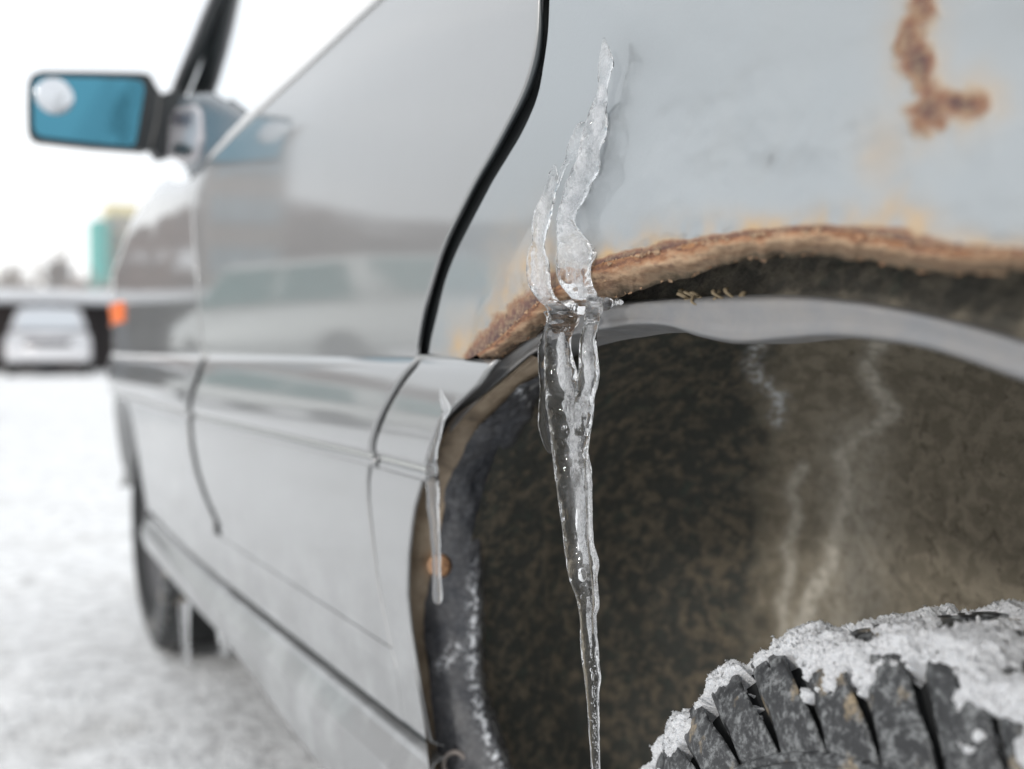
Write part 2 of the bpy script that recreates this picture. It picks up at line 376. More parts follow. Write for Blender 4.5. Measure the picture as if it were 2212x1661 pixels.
V_, F_ = [], []
for i in range(170):
    j = random.randrange(20, n-10); row = random.choice([0, 0, 1, 2, 24, 25, 25, random.randrange(2, 24)]); c_ = LP[row, j]; sz = random.uniform(.0006, .0021); a0 = random.uniform(0, 6.3); m0 = random.choice([4, 5, 6]); b0 = len(V_)
    for q_ in range(m0):
        an = a0+q_*6.283/m0; rr1 = sz*random.uniform(.5, 1.3); V_.append((c_[0]+rr1*math.cos(an)*1.6, c_[1]+.0006+rr1*random.uniform(-.2, .6), c_[2]+rr1*math.sin(an)*.7))
    F_.append(tuple(range(b0, b0+m0)))
fl_ = link('rust_flakes', mesh(V_, F_), M_lip2, quarter, False); fl_['kind'] = 'stuff'
at_ = fl_.data.attributes.new('across', 'FLOAT', 'POINT'); at_.data.foreach_set('value', np.repeat(rng.uniform(.0, .9, 1), len(V_)).astype(np.float32)*0+rng.uniform(0, .9, len(V_)).astype(np.float32))
# --- grey rail (inner arch trim)
RO = [(2330, 775), (2212, 738), (2100, 705), (2000, 680), (1900, 660), (1800, 648), (1700, 642), (1600, 643), (1500, 646), (1400, 650), (1330, 655), (1290, 662), (1240, 680), (1195, 702), (1143, 731), (1109, 756), (1071, 783), (1030, 827), (996, 865), (972, 890), (953, 918), (942, 952), (932, 992)]
RI = [(2330, 860), (2212, 822), (2100, 782), (2000, 752), (1900, 735), (1800, 727), (1700, 733), (1600, 741), (1520, 728), (1440, 706), (1370, 703), (1310, 712), (1255, 722), (1195, 740), (1160, 759), (1120, 790), (1085, 821), (1038, 862), (1005, 896), (985, 920), (966, 945), (951, 972), (938, 1004)]
n = 300
a = spl(RO, n); b = spl(RI, n); rows = []
for t, dw in [(-.06, .012), (-.02, .004), (.02, .0006), (.12, -.0008), (.3, 0), (.5, .0012), (.7, .0006), (.86, -.0006), (.94, .0004), (.985, .002), (1.02, .006)]:
    q = a*(1-t)+b*t; Q = on_side(q[:, 0], q[:, 1], .3545+dw); Q[:, 1] += .0007*fbm(Q[:, 0]*18, Q[:, 2]*40, 0, 3, 6); rows.append(Q)
un = rows[-1].copy(); un2 = un.copy(); un2[:, 1] -= .030; un2[:, 2] -= .004*smooth01((un[:, 0]-.45)/.1)
un2[:, 0] += .002; rows.append(un2)
M_rail = mat('grey_undercoat', (.23, .235, .24), .42, .15)
k = NT(M_rail); k.base(k.mix(k.ramp(k.noise(40, 6, rough=.7), [(.35, 0.), (.7, .6)]), (.22, .225, .235), (.30, .28, .26))); k.bump(k.noise(90, 4), .25, .0012)
k.rough(k.ramp(k.noise(60, 5), [(.3, .28), (.7, .62)]))
link('arch_rail', gridmesh(np.array(rows)), M_rail, car)

# --- muddy inner fender seen between lip and rail
M_mud = mat('dried_mud', (.2, .17, .13), .85)
def mud(m, dark, lightc, sc=60, thr=(.45, .6), streak=False):
    k = NT(m); n1 = k.noise(sc, 3, rough=.6, dist=.4); n2 = k.noise(sc*.3, 4); n3 = k.noise(sc*3.5, 4)
    f = k.ramp(k.math('ADD', k.math('MULTIPLY', n1, .7), k.math('MULTIPLY', n2, .3)), [(thr[0], 0.), (thr[1], 1.)])
    c = k.mix(f, dark, lightc); c = k.mix(k.ramp(n3, [(.3, .5), (.5, 0.)]), c, tuple(v*.45 for v in dark))
    c = k.mix(k.ramp(k.noise(sc*.8, 3, dist=.8), [(.6, 0.), (.68, .45)]), c, (.055, .075, .06))
    if streak:
        c2 = k.mix(k.ramp(k.noise(70, 4, dist=.4), [(.42, 0.), (.6, 1.)]), (.175, .152, .112), (.265, .232, .175)); c2 = k.mix(k.ramp(k.noise(85, 4, dist=.6), [(.60, 0.), (.67, .6)]), c2, (.085, .07, .05)); c = k.mix(k.attr('brown'), c, c2)
        sm = k.attr('streak'); c = k.mix(k.math('MULTIPLY', sm, k.ramp(k.noise(120, 5), [(.3, .35), (.6, 1.)])), c, (.62, .58, .50))
        fr = k.attr('frost'); c = k.mix(k.math('MULTIPLY', fr, k.ramp(k.noise(160, 5), [(.45, 0.), (.6, 1.)])), c, (.62, .64, .66))
    k.base(c); k.bump(k.math('ADD', n1, n3), .6, .003); return m
mud(M_mud, (.075, .07, .058), (.17, .15, .115), 70)
M_liner = mud(mat('liner_dark', rough=.8), (.046, .048, .042), (.150, .124, .088), 85, (.46, .62), True)
M_linerb = mud(mat('liner_brown', rough=.8), (.155, .12, .075), (.185, .148, .095), 70, (.44, .60), True)
mid_ = spl([((a_[0]+b_[0])/2, (a_[1]+b_[1])/2) for a_, b_ in zip(RO[:16], RI[:16])], 200)
mb = on_side(mid_[:, 0]-14, mid_[:, 1], .366); rows = []
for t in np.linspace(0, 1, 40):
    z = mb[:, 2]*(1-t)+.80*t; x = mb[:, 0]
    rows.append(np.stack([x, -(.368+.018*smooth01((z-mb[:, 2])/.05)+.0025*fbm(x*70, z*70, 0, 4, 3)), z], -1))
link('inner_fender', gridmesh(np.array(rows), flip=True), M_mud, car)

# --- brown flange, dark liner lip
A_ = [(1030, 868-30), (985, 900), (952, 955), (921, 1015), (907, 1046), (893, 1094), (887, 1132), (879, 1202), (877, 1290), (884, 1360), (901, 1465), (919, 1570), (929, 1661), (946, 1780)]
B_ = [(1200, 790), (1128, 835), (1076, 880), (1036, 920), (1016, 955), (990, 1000), (970, 1046), (955, 1120), (940, 1210), (920, 1300), (916, 1370), (928, 1465), (938, 1570), (950, 1661), (965, 1780)]
C_ = [(1290, 800), (1185, 815), (1160, 850), (1140, 892), (1112, 943), (1081, 984), (1056, 1036), (1047, 1090), (1038, 1150), (1034, 1255), (1034, 1340), (1031, 1430), (1038, 1517), (1062, 1587), (1087, 1661), (1120, 1780)]
n = 260
A_[0] = (1150, 768); A_.insert(1, (1060, 845))
a = arc_spl(A_, n); b = arc_spl(B_, n); c = arc_spl(C_, n)
rows = [on_side(a[:, 0]-2, a[:, 1]-1, .3435+.006*smooth01((940-a[:, 1])/60)), on_side(a[:, 0], a[:, 1], .3465+.012*smooth01((960-a[:, 1])/60))]
for t in np.linspace(0.1, 1, 12):
    q = a*(1-t)+b*t; Q = on_side(q[:, 0], q[:, 1], .349+.018*t+.006*smooth01((960-a[:, 1])/60)); Q += .0012*fbm(Q[:, 0]*50, Q[:, 2]*50, t*2, 3, 1)[:, None]*math.sin(math.pi*min(t, .95)); rows.append(Q)
M_flange = mat('rusty_brown_flange', (.2, .15, .1), .6)
k = NT(M_flange); f = k.noise(38, 6, rough=.65, dist=.5)
cc = k.ramp(f, [(.32, (.09, .07, .05)), (.5, (.26, .20, .14)), (.68, (.36, .29, .21))]); scw = k.attr('screw')
cc = k.mix(k.math('MULTIPLY', scw, .9), cc, (.34, .17, .07)); k.base(cc); k.bump(f, .4, .002)
FL = np.array(rows); fx, fy = proj(FL); d_ = np.hypot(fx-952, fy-1220)
link('inner_flange', gridmesh(FL, {'screw': np.exp(-(d_/34)**4)}), M_flange, car)
M_lip = mat('black_liner_edge', (.04, .042, .05), .5)
k = NT(M_lip); sn = k.attr('frost'); f = k.noise(60, 5)
cc = k.mix(k.ramp(f, [(.35, 0.), (.7, .8)]), (.035, .038, .046), (.085, .085, .09)); cc = k.mix(k.math('MULTIPLY', sn, k.ramp(k.noise(190, 6, rough=.7), [(.50, 0.), (.58, 1.)])), cc, (.55, .57, .60))
k.base(cc); k.bump(k.noise(140, 5), .5, .002)
rows = []
for t in np.linspace(0, 1, 22):
    q = b*(1-t)+c*t; Q = on_side(q[:, 0], q[:, 1], .3665+.034*t-.0015*math.sin(math.pi*t)); Q += .0022*fbm(Q[:, 0]*55, Q[:, 2]*55, t*4, 5, 14)[:, None]; rows.append(Q)
e = rows[-1].copy()
for dx, dw in ((.003, .004), (.012, .010), (.03, .02)):
    q = e.copy(); q[:, 0] += dx; q[:, 1] -= dw; rows.append(q)
LL = np.array(rows); lx, ly = proj(LL)
dC = polyd(lx, ly, C_); fro = np.exp(-((dC-8)/13)**2)*smooth01((ly-1150)/150)*1.0+.07
fro = np.maximum(fro, np.exp(-(polyd(lx, ly, [(952, 1440), (985, 1400)])/14)**2)); fro = np.maximum(fro, np.exp(-(polyd(lx, ly, [(1118, 835), (1135, 868)])/10)**2)*1.2)
link('liner_edge', gridmesh(LL, {'frost': fro}), M_lip, car)

# --- deep liner: barrel and inner wall
RC = arc_spl([(-.10, .22), (-.085, .36), (-.06, .52), (.02, .65), (.16, .725), (.36, .755), (.56, .748), (.70, .705), (.80, .63), (.868, .52), (.885, .40), (.88, .28), (.87, .16)], 420)
cen = np.array([.38, .35]); rows = []
for t in np.linspace(0, 1, 120):
    k_ = 1+.035*math.sin(math.pi*t)
    q = cen+(RC-cen)*(k_-.14*np.clip((t-.50)/.50, 0, 1)**2)
    W = .392+.31*t; rr = .004*fbm(q[:, 0]*9+t*3, q[:, 1]*9, t*2, 3, 40)*(1-smooth01((t-.6)/.4))
    rows.append(np.stack([q[:, 0]+rr, np.full(len(q), -W), q[:, 1]+rr], -1))
BR = np.array(rows); bx, by = proj(BR)
def salt(ix, iy):
    wob = 10*fbm(ix/24, iy/24, 0, 4, 71)
    a_ = np.maximum(np.exp(-(polyd(ix+wob, iy+wob, S2)/20)**2), np.exp(-(polyd(ix+wob, iy-wob, S3)/15)**2)*.9)
    return np.maximum(a_, .5*np.exp(-(polyd(ix+wob, iy, [(1850, 960), (1840, 1400)])/75)**2))
S2 = [(1905, 740), (1870, 790), (1885, 830), (1925, 880), (1905, 920), (1850, 945), (1815, 985), (1830, 1040), (1815, 1120), (1795, 1220), (1740, 1310), (1730, 1420)]
S3 = [(1735, 1010), (1705, 1060), (1720, 1120), (1700, 1180), (1712, 1230), (1690, 1300), (1700, 1400)]
s1 = np.exp(-(polyd(bx+8*fbm(bx/20, by/20, 0, 3, 2), by, [(1640, 735), (1622, 790), (1650, 830), (1688, 862), (1680, 905)])/15)**2)
link('wheel_arch_liner', gridmesh(BR, {'streak': np.maximum(s1*.35, salt(bx, by)*.9), 'frost': s1, 'brown': smooth01((bx-1590+(by-1100)*.05+60*fbm(bx/50, by/50, 0, 4, 33))/110)}), M_liner, car)
nI = 170; rows = []
for t in np.linspace(0, 1, nI):
    q = (cen+(RC-cen)*.86)*(1-t)+(cen+np.array([0, -.05]))*t; bl = 0
    rows.append(np.stack([q[:, 0], -(.702+bl+.003*fbm(q[:, 0]*12, q[:, 1]*12, 0, 3, 60)*smooth01(t*6)), q[:, 1]], -1))
IW = np.array(rows); ix, iy = proj(IW)
st2 = salt(ix, iy)
link('inner_wall', gridmesh(IW, {'streak': st2*.95, 'frost': st2*0, 'brown': smooth01((ix-1590+(iy-1100)*.05+60*fbm(ix/50, iy/50, 0, 4, 33))/110)}), M_liner, car)
# wheel-well screws
def disc_on(px, py, W, rad_px, name, m, ring=False, nrm=(-.85, .35, .2)):
    p = on_side(px, py, W); dep = (p-CO)@FW; r = rad_px*dep/FP
    bm = bmesh.new(); rot = Vector(nrm).normalized().to_track_quat('Z', 'Y').to_matrix().to_4x4(); T_ = Matrix.Translation(Vector(p)) @ rot
    if ring:
        me = bpy.data.meshes.new('t'); N, K = 28, 10; V = []; F = []
        for i in range(N):
            for j in range(K):
                a_, b_ = 2*math.pi*i/N, 2*math.pi*j/K; rr = r+r*.22*math.cos(b_); V.append(T_ @ Vector((rr*math.cos(a_), rr*math.sin(a_), r*.22*math.sin(b_))))
                F.append((i*K+j, i*K+(j+1) % K, ((i+1) % N)*K+(j+1) % K, ((i+1) % N)*K+j))
        bm.free(); return link(name, mesh(V, F), m, car)
    bmesh.ops.create_cone(bm, cap_ends=True, segments=24, radius1=r, radius2=r*.7, depth=r*.5, matrix=T_)
    me = bpy.data.meshes.new('d'); bm.to_mesh(me); bm.free(); return link(name, me, m, car)
M_screw = mat('rusty_screw', (.33, .16, .07), .7); kk = NT(M_screw); kk.base(kk.ramp(kk.noise(300, 4), [(.35, (.15, .07, .04)), (.6, (.42, .24, .12))]))
disc_on(950, 1222, .354, 27, 'rusty_screw', M_screw)
disc_on(982, 1650, .372, 24, 'clip_ring', mat('clip_grey', (.25, .22, .2), .5), ring=True)
disc_on(1104, 826, .372, 17, 'liner_clip', M_black)

# --- door
DE = [(1168, -130), (1165, -60), (1162, 0), (1160, 68), (1150, 130), (1129, 198), (1092, 273), (1054, 342), (1023, 396), (992, 458), (968, 506), (948, 554), (921, 642), (907, 704), (898, 762)]
DS = [(1180, -130), (1178, -60), (1175, 0), (1176, 68), (1168, 137), (1144, 205), (1108, 273), (1078, 328), (1047, 378), (1010, 444), (982, 496), (957, 549), (932, 625), (919, 694), (905, 766)]
FG = [(418, 360), (415, 400), (418, 500), (426, 600), (434, 700), (440, 775)]
BELT = [(1180, -330), (1000, -165), (820, 0), (680, 130), (540, 258), (470, 325), (424, 372)]
n1, n2 = 260, 150
de = arc_spl(XZ(DE), n2)[::-1]; fg = arc_spl(XZ(FG), n2)[::-1]
z0 = .698
def xcurve(c, Z):                      # X of a side curve at height Z
    o = np.argsort(c[:, 1]); return np.interp(Z, c[o, 1], c[o, 0])
belt = XZ(BELT)
def panel(cL, cR, Zr, name, m, parent, nc=200, topf=None, fold=.02, fr=True):
    """panel between front curve cL (large X) and rear curve cR (small X)"""
    XL = xcurve(cL, Zr); XR = xcurve(cR, Zr); u = np.linspace(0, 1, nc)
    X = XL[:, None]*(1-u)+XR[:, None]*u; Z = np.broadcast_to(Zr[:, None], X.shape)
    P = np.stack([X, -Wf(X, Z), Z], -1)
    def edge(e, s):
        r = []
        for dx, dw in ((.0006, .0004), (.0010, .0012), (.0010, .0022), (.001, .003)):
            q = e.copy(); q[:, 0] += s*dx; q[:, 1] -= dw; r.append(q)
        return r
    P = np.concatenate([np.stack(edge(P[:, 0], 1)[::-1], 1), P, np.stack(edge(P[:, -1], -1), 1)], 1)
    return link(name, gridmesh(P), m, parent)
zb = 1.0
# upper skin: quad patch with slanted top
T_ = arc_spl(belt[::-1], n1)
de2 = np.vstack([de, [[de[-1, 0]+.0, T_[-1, 1]]]]) if T_[-1, 1] > de[-1, 1] else de
XR0 = xcurve(de, z0); XL0 = xcurve(fg, z0)
Bt = np.stack([np.linspace(XL0, XR0, n1), np.full(n1, z0)], 1)
Rt = arc_spl(np.vstack([[XR0, z0], de[(de[:, 1] > z0+.01) & (de[:, 1] < T_[-1, 1]-.01)][::6], T_[-1][None]]), n2)
Lt = arc_spl(np.vstack([[XL0, z0], fg[(fg[:, 1] > z0+.01) & (fg[:, 1] < T_[0, 1]-.005)][::6], T_[0][None]]), n2)
UU = coons(Bt, T_, Lt, Rt); Pd = to3(UU)
def foldcols(P, rear=True):
    r = []
    for dx, dw in ((.0004, .0002), (.0010, .0008), (.0014, .0020), (.0014, .003)):
        q = P[:, -1].copy(); q[:, 0] -= dx; q[:, 1] -= dw; r.append(q)
    l = []
    for dx, dw in ((.0008, .0004), (.0014, .0016), (.0014, .03)):
        q = P[:, 0].copy(); q[:, 0] += dx; q[:, 1] -= dw; l.append(q)
    return np.concatenate([np.stack(l[::-1], 1), P, np.stack(r, 1)], 1)
Pd = foldcols(Pd)
# belt edge folds in
tp = []
for dz, dw in ((.003, .0012), (.006, .004), (.006, .012)):
    q = Pd[-1].copy(); q[:, 2] += dz; q[:, 1] -= dw; tp.append(q)
Pd = np.concatenate([Pd, np.array(tp)], 0)
door = link('door', gridmesh(Pd), M_paint, car)
# rubber seal along the rear edge of the door
sc_ = arc_spl(DS, 160); dc_ = arc_spl(DE, 160)
rows = []
for t, dw in ((-.1, .0045), (.1, .0032), (.35, .0030), (.6, .0040), (.85, .0062), (1.0, .0090), (1.04, .0100)):
    q = dc_*(1-t)+sc_*t; rows.append(body(q[:, 0], q[:, 1], dw-.0025))
link('door_seal', gridmesh(np.array(rows)), M_rubber, door)
def shut(pts, hw, dW, n=120, parent=None, name='shut_line', off=0):
    """dark rebate behind a gap; hw = half width in photo units"""
    q = arc_spl(pts, n); t_ = np.gradient(q[:, :2], axis=0); t_ /= np.linalg.norm(t_, axis=1)[:, None]; nn = np.stack([-t_[:, 1], t_[:, 0]], 1)
    h_ = np.interp(np.linspace(0, 1, n), np.linspace(0, 1, len(np.atleast_1d(hw))), np.atleast_1d(hw))[:, None]
    return link(name, gridmesh(np.array([body(*(q+nn*h_*k_).T, dW+abs(k_)*0) for k_ in (-1, -.5, 0, .5, 1)])), M_gap, parent or car)
rows = []
qg_ = arc_spl(QG, 200); ds_ = arc_spl(DS, 200)
for t in (-.6, 0, .5, 1.0, 1.5): q = ds_*(1-t)+qg_*t; rows.append(body(q[:, 0], q[:, 1], .0068+.002*(t > 0)))
link('shut_line', gridmesh(np.array(rows)), M_gap, car)
shut([(417, 372), (415, 400), (418, 500), (426, 600), (434, 700), (440, 775)], 5, .004)
# --- moulding band (profile in W), used by door, quarter and fender
MZ = [.5985, .600, .604, .606, .6075, .6095, .6115, .613, .6155, .619, .624, .632, .640, .648, .656, .664, .672, .680, .686, .690, .694, .698]
MW = [.345, .334, .3325, .3335, .3365, .3365, .3335, .3305, .3290, .3282, .3278, .3276, .3278, .3284, .3294, .3307, .3322, .3338, .3352, .3364, .3382, .3424]
def dropz(X): return -.012*np.clip((X-.9)/1.6, 0, 1)       # the moulding runs slightly downhill to the front
def moulding(name, cf, cr_, parent, nc=150, rowsel=slice(None), m=None):
    cf = np.asarray(cf); cr_ = np.asarray(cr_); P = []
    for z, w_ in list(zip(MZ, MW))[rowsel]:
        xa = xcurve(cf, z); xb = xcurve(cr_, z); X = np.linspace(xa, xb, nc)
        pl = 0
        Xr = np.r_[X[0]+.001, X[0]+.0003, X, X[-1]-.0008, X[-1]-.0022, X[-1]-.0022]; dw = np.r_[.004, .001, np.zeros(nc), .0007, .003, .004]
        plr = plan(Xr)
        P.append(np.stack([Xr, -(w_+dw+plr), z+dropz(Xr)], -1))
    return link(name, gridmesh(np.array(P)), m or M_paint, parent)
def XZm(pts):
    p = np.array(pts, float); q = on_side(p[:, 0], p[:, 1], .331); q = on_side(p[:, 0], p[:, 1], .3305+plan(q[:, 0])); return q[:, [0, 2]]
MG = XZm([(878, 757), (869, 793), (849, 830), (828, 882), (815, 916), (803, 955), (797, 1000)])
MG2 = MG.copy(); MG2[:, 0] -= .017
shut([(879, 757), (869, 793), (849, 830), (828, 882), (815, 916), (803, 955), (797, 1000)], [17, 17, 14], .0060)
shut([(440, 775), (430, 812), (423, 840), (417, 880), (415, 920), (420, 960), (432, 1020), (452, 1080), (480, 1140)], [9, 22, 20, 15, 12], .0045)
shut([(797, 990), (792, 1040), (793, 1080), (803, 1167), (814, 1255), (828, 1325), (842, 1395), (856, 1440)], [12, 11, 9, 6, 5], .0045)
MF = XZm([(436, 770), (430, 812), (423, 840), (417, 880), (415, 920), (416, 940)])
MFb = MF.copy(); MFb[:, 0] += .046
AE = XZm([(1036, 770), (1036, 786), (1022, 826), (992, 862), (972, 884), (950, 914), (938, 950), (918, 1012), (905, 1046)])
CH = slice(0, 8)
moulding('side_moulding', MF, MG, door)
moulding('side_moulding', MG2, AE, quarter, 60)
fend_front = np.array([[3.10, .5], [3.10, .8]])
M_strip = mat('strip_trim', (.60, .60, .58), .2, .9)
for cf, cr_, par in ((MF, MG, door), (MG2, AE, quarter), (fend_front, MFb, None)):
    nc = 80; P = []
    for z, w_ in ((.6070, .338), (.6072, .3345), (.6085, .3338), (.6105, .3338), (.6118, .3345), (.6120, .338)):
        X = np.linspace(xcurve(cf, z), xcurve(cr_, z), nc); P.append(np.stack([X, -(w_+plan(X)), z+dropz(X)], -1))
    if par is None: strip_f = np.array(P)
    else: link('trim_strip', gridmesh(np.array(P)), M_strip, par)
for xa, xb in ((.757, .875), (.84, 1.80)):
    xf = np.linspace(xa, xb, 60); link('skin_return', gridmesh(np.array([[(x, -(float(Wf(x, .6985))+.0008), z) for x in xf] for z in ((.668, .684, .7000) if xb > 1 else (.690, .695, .7000))])), M_paint, door if xb > 1 else quarter)
# --- lower door skin
G2 = XZ([(797, 990), (792, 1040), (793, 1080), (803, 1167), (814, 1255), (828, 1325), (842, 1395), (856, 1440)])
G2q = G2.copy(); G2q[:, 0] -= np.linspace(.010, .003, len(G2))
FG2 = XZ([(416, 915), (420, 960), (432, 1020), (452, 1080), (476, 1132)])
FG2f = FG2.copy(); FG2f[:, 0] += .044
Zd = np.linspace(.440, .5975, 60)
panel(FG2, G2, Zd, 'lower_door_skin', M_paint, door)
# lower quarter
AL = XZ([(921, 1015), (907, 1046), (893, 1094), (887, 1132), (879, 1202), (877, 1290), (884, 1360), (901, 1465), (919, 1570), (929, 1661), (946, 1780), (960, 1900)])
panel(G2q, AL, np.linspace(.372, .5975, 90), 'lower_quarter_skin', M_paint, quarter, 70)
# lower rocker panel between door and sill, and sill
link_z = np.linspace(.376, .4390, 24)
FA = np.array([[2.31, .20], [2.305, .30], [2.32, .40], [2.365, .50], [2.43, .58], [2.47, .61]])
link('sill_groove', gridmesh(np.array([[(x, -(.3560+dw+float(plan(x))), z) for x in np.linspace(.87, 2.33, 60)] for z, dw in ((.357, .004), (.362, .006), (.368, .008), (.374, .006), (.380, .0035))])), M_rubber, car)
panel(FA, G2, link_z, 'rocker_panel', M_paint, car)
sill = panel(FA, AL, np.linspace(.24, .3640, 70), 'side_sill', M_paint, car, 260)
for v_ in sill.data.vertices:
    if v_.co.z < .335: v_.co.z = .335-(.335-v_.co.z)*(1-.48*float(smooth01((v_.co.x-1.12)/.5)))
# --- front fender
Zl = np.linspace(.372, .5975, 60); panel(FA, FG2f, Zl, 'lower_fender_skin', M_paint, car, 80)
FF = FG.copy() if hasattr(FG, 'copy') else FG
ffc = XZ(FG); ffc[:, 0] += .006
nu, nv = 200, 120
u = np.linspace(0, 1, nu); v = np.linspace(0, 1, nv)
P = np.zeros((nv, nu, 3))
for j, vv in enumerate(v):
    X = xcurve(ffc, .70+.28*vv)*(1-u)+3.22*u
    zt = hood_z(X); zlo = .684+dropz(X)*.5; Z = zlo+(zt-zlo)*vv
    W = Wf(X, Z)+.045*np.clip((vv-.78)/.22, 0, 1)**2.2+.05*np.clip((vv-.93)/.07, 0, 1)**2
    P[j] = np.stack([X, -W, Z-.012*np.clip((vv-.85)/.15, 0, 1)**2], -1)
l = []
for dx, dw in ((.0008, .0004), (.0010, .0016), (.0010, .003)):
    q = P[:, 0].copy(); q[:, 0] -= dx; q[:, 1] -= dw; l.append(q)
P = np.concatenate([np.stack(l[::-1], 1), P], 1)
fender = link('front_fender', gridmesh(P, flip=True), M_paint, car)
moulding('side_moulding', fend_front, MFb, fender, 100)
link('trim_strip', gridmesh(strip_f), M_strip, fender)
# fender band over the wheel arch between lower skin and moulding, ahead of arch
gx = np.linspace(2.30, 3.12, 120); rows = []
arch_z = lambda X: .30+np.sqrt(np.clip(.375**2-(X-2.68)**2, 0, 9))*.82
for t in np.linspace(0, 1, 12):
    zlo = np.minimum(np.where(np.abs(gx-2.68) < .372, arch_z(gx), .33), .5975); Z = zlo*(1-t)+.5975*t
    rows.append(np.stack([gx, -(Wf(gx, Z)+.0003), Z], -1))
e = rows[0].copy(); e[:, 1] -= .05; rows.insert(0, e)
link('wheel_arch_edge', gridmesh(np.array(rows)), M_paint, fender)
# dark voids behind shut lines: inner structure of the body
link('inner_body', boxes([(1.55, -.52, .70, 1.2, .26, .50), (.72, -.47, .94, .60, .16, .24), (1.62, -.50, .36, 1.2, .20, .22)], .01, 1), M_gap, car)
# hood, cowl, roof, floor and the far side
YF = -1.96
hx = np.linspace(1.98, 3.22, 30); hy = np.linspace(0, 1, 16)
P = np.array([[(x, -(float(Wf(x, hood_z(x)))+.088)*(1-t)+YF*t, float(hood_z(x))-.013+.05*math.sin(math.pi*t)) for x in hx] for t in hy])
link('bonnet', gridmesh(P, flip=True), M_paint, car)
link('front_end', prism([(3.22, -.52, .24), (3.22, YF+.1, .24), (3.22, YF+.1, .69), (3.22, -.52, .69)], (.03, 0, 0), .01), M_black, car)
link('underbody', boxes([(1.25, -1.32, .27, 3.9, 1.05, .05), (1.3, -1.90, .62, 3.9, .08, .66), (1.7, -.80, .52, 1.5, .30, .46), (3.12, -1.25, .5, .3, 1.1, .3), (-.5, -1.15, .5, .35, 1.3, .5)]), M_black, car)
link('cargo_box', boxes([(.36, -1.32, .62, 1.5, 1.0, .60), (.36, -.60, .86, 1.0, .4, .10)]), M_gap, car)
link('roof', boxes([(.55, -1.16, 1.53, 2.6, 1.30, .05)], .02), M_paint, car)
link('tail_wall', boxes([(-.74, -1.15, .85, .05, 1.55, 1.2)], .02), M_paint, car)
# window and pillars
M_belt_hl = mat('belt_highlight_white', (.86, .86, .86), .3, .2)
M_glass = bpy.data.materials.new('sky_white_glass'); M_glass.use_nodes = True; t_ = M_glass.node_tree; t_.nodes.clear()
o_ = t_.nodes.new('ShaderNodeOutputMaterial'); tr = t_.nodes.new('ShaderNodeBsdfTransparent'); tr.inputs[0].default_value = (.80, .86, .87, 1)
gl = t_.nodes.new('ShaderNodeBsdfGlossy'); gl.inputs[1].default_value = .03; gl.inputs[0].default_value = (.97, .98, .98, 1)
df = t_.nodes.new('ShaderNodeBsdfDiffuse'); df.inputs[0].default_value = (.62, .65, .66, 1)  # white diffuse share imitates the sky reflected in the glass
lw = t_.nodes.new('ShaderNodeFresnel'); lw.inputs[0].default_value = 2.1
m1 = t_.nodes.new('ShaderNodeMixShader'); m1.inputs[0].default_value = .45; m2 = t_.nodes.new('ShaderNodeMixShader')
t_.links.new(tr.outputs[0], m1.inputs[1]); t_.links.new(df.outputs[0], m1.inputs[2]); t_.links.new(lw.outputs[0], m2.inputs[0])
t_.links.new(m1.outputs[0], m2.inputs[1]); t_.links.new(gl.outputs[0], m2.inputs[2]); t_.links.new(m2.outputs[0], o_.inputs[0])
gx, gv = np.meshgrid(np.linspace(.60, 1.98, 80), np.linspace(0, 1, 30))
bz = xcurve(belt[:, ::-1], gx) if False else np.interp(gx, belt[::1, 0], belt[::1, 1])
frontX = 1.965+.0*gv
def zfront(X): return 1.09+(2.05-X)*.84              # line of the windscreen pillar
zt = np.minimum(1.50, zfront(gx)); zt = np.maximum(zt, bz+.002); gz = bz*(1-gv)+zt*gv
Pw = np.stack([gx, -(.3560+plan(gx)+.21*(gz-1.0)+.006*np.sin(np.pi*gv)), gz], -1)
link('window_glass', gridmesh(Pw), M_glass, door)
pc = on_side(np.array([364., 388, 410, 432, 452, 474, 498, 525]), np.array([262., 205, 152, 100, 50, 0, -55, -115]), np.array([.362, .368, .375, .383, .391, .40, .41, .42])-.010)
link('windscreen_pillar', tube(pc, .0100, 12, 1.1), M_rubber, car)
link('pillar_trim', tube(pc+np.array([-.004, .012, .004]), .0045, 8), mat('grey_trim', (.32, .32, .33), .3, .5), car)
pc2 = pc+np.array([-.018, .0, .003]); link('window_frame', tube(pc2, .008, 10), M_black, door)
link('belt_highlight', tube(to3(arc_spl(belt, 90)[:, :2], -.0005)+np.array([0, 0, .0035])*1.0, .0046, 10), M_belt_hl, door)  # white bead painting the bright highlight along the belt crease
link('windscreen', mesh([pc[0]+[0, -.02, 0], pc[-1]+[0, -.02, 0], (pc[-1][0], YF+.12, pc[-1][2]), (pc[0][0], YF+.06, pc[0][2])], [(0, 1, 2, 3)]), M_glass, car)
# --- mirror
XM = 1.93
ho = [(64, 180), (72, 163), (92, 156), (200, 157), (305, 159), (322, 163), (334, 185), (347, 205), (340, 260), (326, 318), (314, 326), (200, 318), (85, 305), (70, 298), (63, 280), (62, 230)]
ho3 = at_x(np.array([p[0] for p in ho], float), np.array([p[1] for p in ho], float), XM)
bm = bmesh.new(); cm = ho3.mean(0); rings = []
for dx, s in ((-.004, .97), (-.006, 1.0), (.0, 1.02), (.03, 1.0), (.06, .86), (.075, .55)):
    rings.append([bm.verts.new(tuple(cm+(p-cm)*s+np.array([dx, 0, 0]))) for p in ho3])
for r0, r1 in zip(rings[:-1], rings[1:]):
    for i in range(len(r0)): bm.faces.new((r0[i], r0[(i+1) % len(r0)], r1[(i+1) % len(r0)], r1[i]))
bm.faces.new(rings[0]); bm.faces.new(rings[-1][::-1]); bmesh.ops.recalc_face_normals(bm, faces=bm.faces[:])
me = bpy.data.meshes.new('mh'); bm.to_mesh(me); bm.free()
mirror = link('door_mirror', me, M_black, car, smooth=False)
